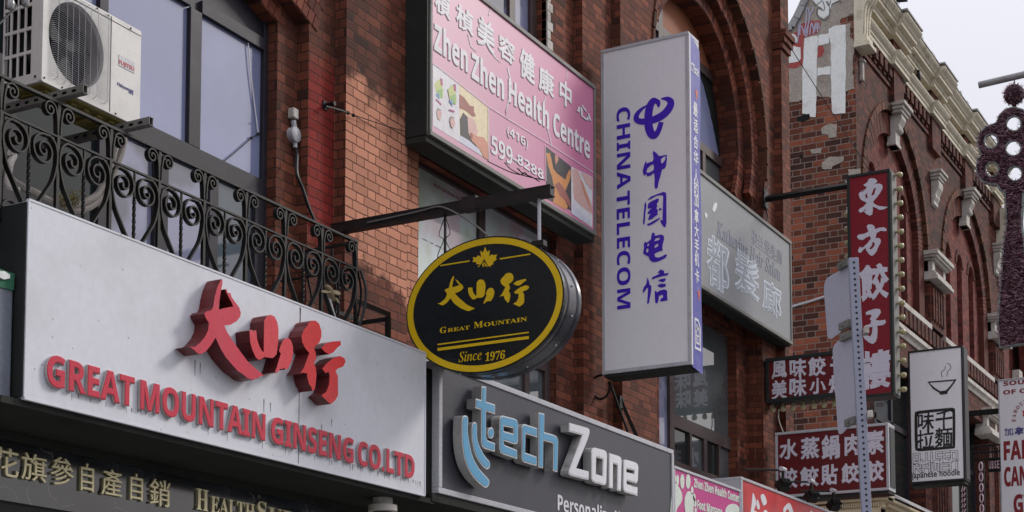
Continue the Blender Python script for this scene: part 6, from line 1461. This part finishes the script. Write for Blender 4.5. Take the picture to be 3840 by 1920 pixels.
cable('cable', 'thick black cable dropping from the round junction box to the balcony', [fj_.pt(c_[0]+.012, c_[1]-.09, .03), fj_.pt(*fj_.uv(C2, 180, 780), .05)]+[front(W1).pt(*front(W1).uv(C2, x, y, .02), .02) for x, y in ((205, 870), (235, 950), (265, 1040), (295, 1115), (310, 1180))], .014)
f1_ = front(W1)
g = thing('guy_wire', 'dark turnbuckle and thin wire running from the red painted brick to the pink sign', 'wire', (10.4, W1, 6.6))
a_ = f1_.uv(C2, 345, 532); mb = MB(); mb.tube([f1_.pt(*a_, -.02), f1_.pt(*a_, .10)], .018, 8); mb.fbox(f1_, a_[0]-.03, a_[0]+.03, a_[1]-.035, a_[1]+.035, 0, .012); mb.build('anchor_bolt', M['iron'], g)
f0_ = front(W-.03); pts = [f0_.pt(*f0_.uv(C2, x, y), .0) for x, y in ((350, 535), (380, 542), (420, 553), (462, 568))]; mb = MB().tube(pts, .009, 6); mb.ball(pts[-1], .016, 8, 5); mb.build('turnbuckle', M['iron'], g)
pts = [f0_.pt(*f0_.uv(C2, x, y), 0) for x, y in ((462, 568), (490, 578), (600, 615), (690, 645), (780, 668))]; MB().tube(pts, .004, 5).build('wire', M['cable'], g)
mb = MB(); mb.ball(f0_.pt(*f0_.uv(C2, 490, 580)), .016, 8, 5); mb.build('wire_clip', M['iron'], g)
# dome camera under the white sign
g = thing('dome_camera', 'white dome camera hanging under the right end of the long white sign', 'camera', (10.29, 6.8, 3.4))
MB().lathe((10.28, 6.75, 3.44), [(.075, 0), (.075, -.05), (.11, -.055), (.11, -.10), (.10, -.105)], 20, (0, 0, 1)).build('housing', M['stone_white'], g, smooth=True)
MB().ball((10.28, 6.75, 3.335), .075, 14, 8, (1, 1, .9)).build('dome_lens', M['pane_dark'], g, smooth=True)
# string of clear bulbs at the top left corner
fb_ = front(6.45)
for k, (x_, y_, lab) in enumerate(((82, 35, 'clear glass bulb at the top left corner, left one'), (197, 10, 'clear glass bulb at the top left corner, right one'))):
    p = fb_.pt(*fb_.uv(ZA, x_, y_)); t = thing('string_bulb', lab, 'bulb', p, 'clear bulbs on the light string')
    MB().lathe(p+Vector((0, 0, .05)), [(.010, .01), (.014, -.01), (.022, -.035), (.024, -.055), (.018, -.075), (.004, -.084)], 12).build('glass', M['lamp_glass'], t, smooth=True)
    MB().lathe(p+Vector((0, 0, .05)), [(.013, 0), (.015, .03), (.013, .06)], 8).build('socket', M['cable'], t)
cable('light_string', 'black cord of the bulb string at the top left corner', [fb_.pt(*fb_.uv(ZA, x, y)) for x, y in ((-60, 240), (0, 180), (60, 120), (105, 80), (120, 40), (85, -15), (150, -20), (198, -40), (300, -80))], .006, cat='cord')
# wires across the alley
cable('wire', 'thin wire from the end pier to the top of the tall maroon blade sign', [(20.9, W-.13, 11.2), (21.2, 7.1, 10.83), (20.9, 6.6, 10.0), (20.45, 6.05, 8.95)][0:1]+[(XR+.14, 5.9, 8.92)], .006, k=1, cat='wire')
cable('conduit', 'pale metal conduit slanting across the alley wall above the upper maroon sign', [end(XE-.03).pt(*end(XE-.03).uv(C8, x, y)) for x, y in ((110, 258), (200, 232), (330, 190))], .022, 'alu', k=1, cat='conduit')
cable('wire', 'drooping pale wire between the two wide maroon signs', [end(XR+.2).pt(*end(XR+.2).uv(C8, x, y)) for x, y in ((55, 770), (52, 810), (62, 850), (76, 885))], .008, 'stone_white', cat='wire')
cable('wire', 'dark wire hanging on the end pier above the long arm', [fr_f.pt(*fr_f.uv(C3, x, y), .01) for fr_f in (front(W-.13),) for x, y in ((1288, 930), (1265, 985), (1270, 1030), (1282, 1090), (1275, 1130))], .008, cat='wire')
# ---------------------------------------------------------------- perforated post with two sign plates
g = thing('sign_post', 'perforated galvanised steel post with two plates seen from behind', 'post', (7.05, 2.13, 0))
e7 = end(7.0)
top = e7.pt(*e7.uv(C8, 428, 14)); bot = e7.pt(*e7.uv(C8, 495, 1288)); d = (top-bot); base = bot-d*((bot.z)/d.z)
ax = d.normalized(); ang = R(24); uu = Vector((math.sin(ang), -math.cos(ang), 0)); uu = (uu-ax*uu.dot(ax)).normalized()
PF = Frame(base, uu, ax); PF.n = PF.u.cross(PF.v).normalized(); hw = .0215; Ht = (top-base).length
mb = MB(); mb.fbox(PF, -hw, hw, 0, Ht, -hw, hw); mb.build('post', M['galv'], g, bevel=.004)
mb = MB(); side = Frame(base, -PF.n, ax)
side.n = PF.u
nh = int(Ht/.0254)
for k in range(nh):
    v = .0254*(k+.5)
    if v < 2.0: continue
    mb.plate(PF, [ellipse(0, v, .0056, .0056, 10)], hw-.001, hw+.0006)
    q = [base+ax*(v+.0056*math.sin(t))+PF.n*(.0056*math.cos(t))+PF.u*(hw+.0006) for t in [2*math.pi*i/10 for i in range(10)]]; mb.add(q, [tuple(range(10))])
mb.build('hole_shade_disc', M['hole'], g)  # dark discs on the faces, painting the shade inside the holes
pl = Vector((.696, .718, 0))
def plate_back(corner_r, reg_pts, name='sign_plate'):
    F_ = Frame(base+ax*3.0-Vector((0, 0, 0)), -pl, (0, 0, 1)); F_.n = F_.u.cross(F_.v)
    mb = MB(); mb.plate(F_, [F_.uvs(C8, reg_pts)], -.0025, .0); return mb.build(name, M['plate_back'], g)
plate_back(0, [(420, 45), (318, 96), (296, 112), (284, 138), (281, 175), (298, 396), (304, 414), (318, 418), (422, 338)])
plate_back(0, [(428, 388), (352, 428), (333, 446), (325, 475), (330, 580), (345, 780), (351, 878), (358, 896), (372, 894), (440, 826)])
mb = MB()
for x_, y_ in ((388, 45), (396, 350), (400, 405), (425, 835)):
    F_ = Frame(base+ax*3.0, -pl, (0, 0, 1)); a_ = F_.uv(C8, x_, y_); mb.fbox(F_, a_[0]-.04, a_[0]+.05, a_[1]-.016, a_[1]+.016, .001, .02); mb.ball(F_.pt(a_[0], a_[1], .02), .009, 6, 4)
mb.build('plate_clamp', M['alu_dark'], g)
for x_, y_ in ((495, 375), (514, 798)):
    e_ = end(6.98); p = e_.pt(*e_.uv(C8, x_, y_)); mb = MB(); mb.fbox(Frame(p, PF.u, ax), -.012, .010, -.016, .016, -.03, .02); mb.build('post_fastener', M['stone_white'], g, bevel=.003)
# ---------------------------------------------------------------- tinsel ornament on its arm
XN = 17.0; fn_ = end(XN)
g = thing('tinsel_ornament', 'purple brown tinsel ornament with round openings and a flared tail, hanging by the right edge', 'ornament', (XN, 3.6, 6.5))
def circ(x, y, r, n=24): return [(x+r*math.cos(2*math.pi*i/n), y+r*math.sin(2*math.pi*i/n)) for i in range(n)]
AX = 385
left = [(378, 196), (345, 206), (322, 228), (308, 262), (290, 272), (258, 284), (232, 312), (222, 348), (228, 385), (240, 405), (224, 430), (216, 470), (226, 505), (248, 528), (285, 538), (312, 540), (322, 560), (345, 574), (346, 620), (352, 690), (352, 720), (340, 800), (330, 930), (320, 1060), (314, 1160), (322, 1266)]
right = [(2*AX-x, y-(0 if y < 1200 else 18)) for x, y in left[::-1]]
outer = left+right
holes = [circ(385, 268, 33), [(283+30*math.cos(t), 347+32*math.sin(t)) for t in [2*math.pi*i/20 for i in range(20)]], circ(383, 378, 34), [(288+29*math.cos(t), 472+33*math.sin(t)) for t in [2*math.pi*i/20 for i in range(20)]], circ(390, 492, 32), [(2*AX-283+30*math.cos(t), 347+32*math.sin(t)) for t in [2*math.pi*i/20 for i in range(20)]], [(2*AX-288+29*math.cos(t), 472+33*math.sin(t)) for t in [2*math.pi*i/20 for i in range(20)]]]
oU = fn_.uvs(Z7, outer); hU = [fn_.uvs(Z7, h_) for h_ in holes]
MB().plate(fn_, [oU]+hU, -.03, 0).build('backing', M['tinsel_core'], g)
bead = fn_.uv(Z7, 382, 132)
MB().ball(fn_.pt(*bead, -.03), .105, 12, 8).build('bead', M['tinsel_core'], g)
mb = MB()
for lp in [oU]+hU: mb.tube([fn_.pt(*p, .012) for p in lp], .010, 5, True)
mb.tube([fn_.pt(*p, -.04) for p in oU], .010, 5, True); mb.build('wire_outline', M['pale_wire'] if 'pale_wire' in M else M.setdefault('pale_wire', paint('pale_green_wire', (.30, .36, .34), .4, .2)), g)
def inside(p, lp):
    c_ = False; n = len(lp); j = n-1
    for i in range(n):
        if (lp[i][1] > p[1]) != (lp[j][1] > p[1]) and p[0] < (lp[j][0]-lp[i][0])*(p[1]-lp[i][1])/(lp[j][1]-lp[i][1])+lp[i][0]: c_ = not c_
        j = i
    return c_
rnd = random.Random(5); mb = MB(); us_ = [p[0] for p in oU]; vs_ = [p[1] for p in oU]; cnt = 0
while cnt < 5200:
    p = (rnd.uniform(min(us_), max(us_)), rnd.uniform(min(vs_), max(vs_)))
    if not inside(p, oU) or any(inside(p, h_) for h_ in hU): continue
    cnt += 1; c_ = fn_.pt(*p, rnd.uniform(0, .02)); d = (fn_.u*rnd.uniform(-1, 1)+fn_.v*rnd.uniform(-.35, .35)+fn_.n*rnd.uniform(.2, 1.0)).normalized()*rnd.uniform(.035, .06); s_ = d.cross(Vector((rnd.uniform(-1, 1), rnd.uniform(-1, 1), rnd.uniform(-1, 1)))).normalized()*.0045
    mb.add([c_-s_, c_+s_, c_+d+s_*.4, c_+d-s_*.4], [(0, 1, 2, 3)])
mb.build('tinsel', M['tinsel'], g)
mb = MB()
for k in range(520):
    d = Vector((rnd.gauss(0, 1), rnd.gauss(0, 1), rnd.gauss(0, 1))).normalized(); c_ = fn_.pt(*bead, -.03)+d*.10; d = (d*.4+Vector((rnd.uniform(-.8, .8), rnd.uniform(-.8, .8), rnd.uniform(-.8, .8)))).normalized()*.035; s_ = d.orthogonal().normalized()*.0045
    mb.add([c_-s_, c_+s_, c_+d+s_*.4, c_+d-s_*.4], [(0, 1, 2, 3)])
mb.build('bead_tinsel', M['tinsel'], g)
mb = MB(); nk = fn_.uv(Z7, 384, 185); mb.tube([fn_.pt(bead[0], bead[1]-.1, -.03), fn_.pt(nk[0], nk[1]-.04, -.03)], .022, 6); mb.tube([fn_.pt(bead[0], bead[1]+.09, -.03), fn_.pt(bead[0]+.01, bead[1]+.19, -.03)], .006, 5); mb.build('hanger', M['tinsel_core'], g)
a_ = fn_.uv(Z7, 224, 90); b_ = fn_.uv(Z7, 429, 42); dv = ((b_[0]-a_[0]), (b_[1]-a_[1]))
p0 = fn_.pt(*a_, -.03); p1 = fn_.pt(a_[0]+dv[0]*3, a_[1]+dv[1]*3, -.03)
t = thing('street_pole', 'grey street pole arm holding the tinsel ornament against the sky', 'pole', (XN, p1.y, 0))
MB().tube([p0, p1], .036, 10).build('arm', M['lead'], t, smooth=True)
MB().tube([Vector((p1.x, p1.y, .0)), Vector((p1.x, p1.y, p1.z+.6))], .08, 12).build('pole', M['lead'], t, smooth=True)
# ---------------------------------------------------------------- pigeons on the cornices
def pigeon(o, lab, az):
    o = Vector(o); c_, s_ = math.cos(az), math.sin(az); F = lambda a, b, c: o+Vector((c_*a-s_*b, s_*a+c_*b, c))
    mb = MB(); body = [F(-.16, 0, .055), F(-.10, 0, .07), F(-.03, 0, .085), F(.04, 0, .10), (F(.085, 0, .135)), F(.10, 0, .175), F(.115, 0, .20), F(.15, 0, .195)]
    mb.tube(body, [.012, .035, .055, .058, .042, .028, .026, .006], 8)
    mb.box(o.x-.01, o.x+.01, o.y-.02, o.y-.01, o.z, o.z+.06); mb.box(o.x-.01, o.x+.01, o.y+.01, o.y+.02, o.z, o.z+.06)
    tag(mb.build('pigeon', M['case'], None, smooth=True), lab, 'bird', 'pigeons on the cornice')
pigeon((28.1, W-.10, 13.115), 'dark pigeon sitting on the lower cream cornice', R(200))
pigeon((26.15, W-.30, 13.745), 'dark pigeon sitting on the roof edge by the first cornice break', R(120))
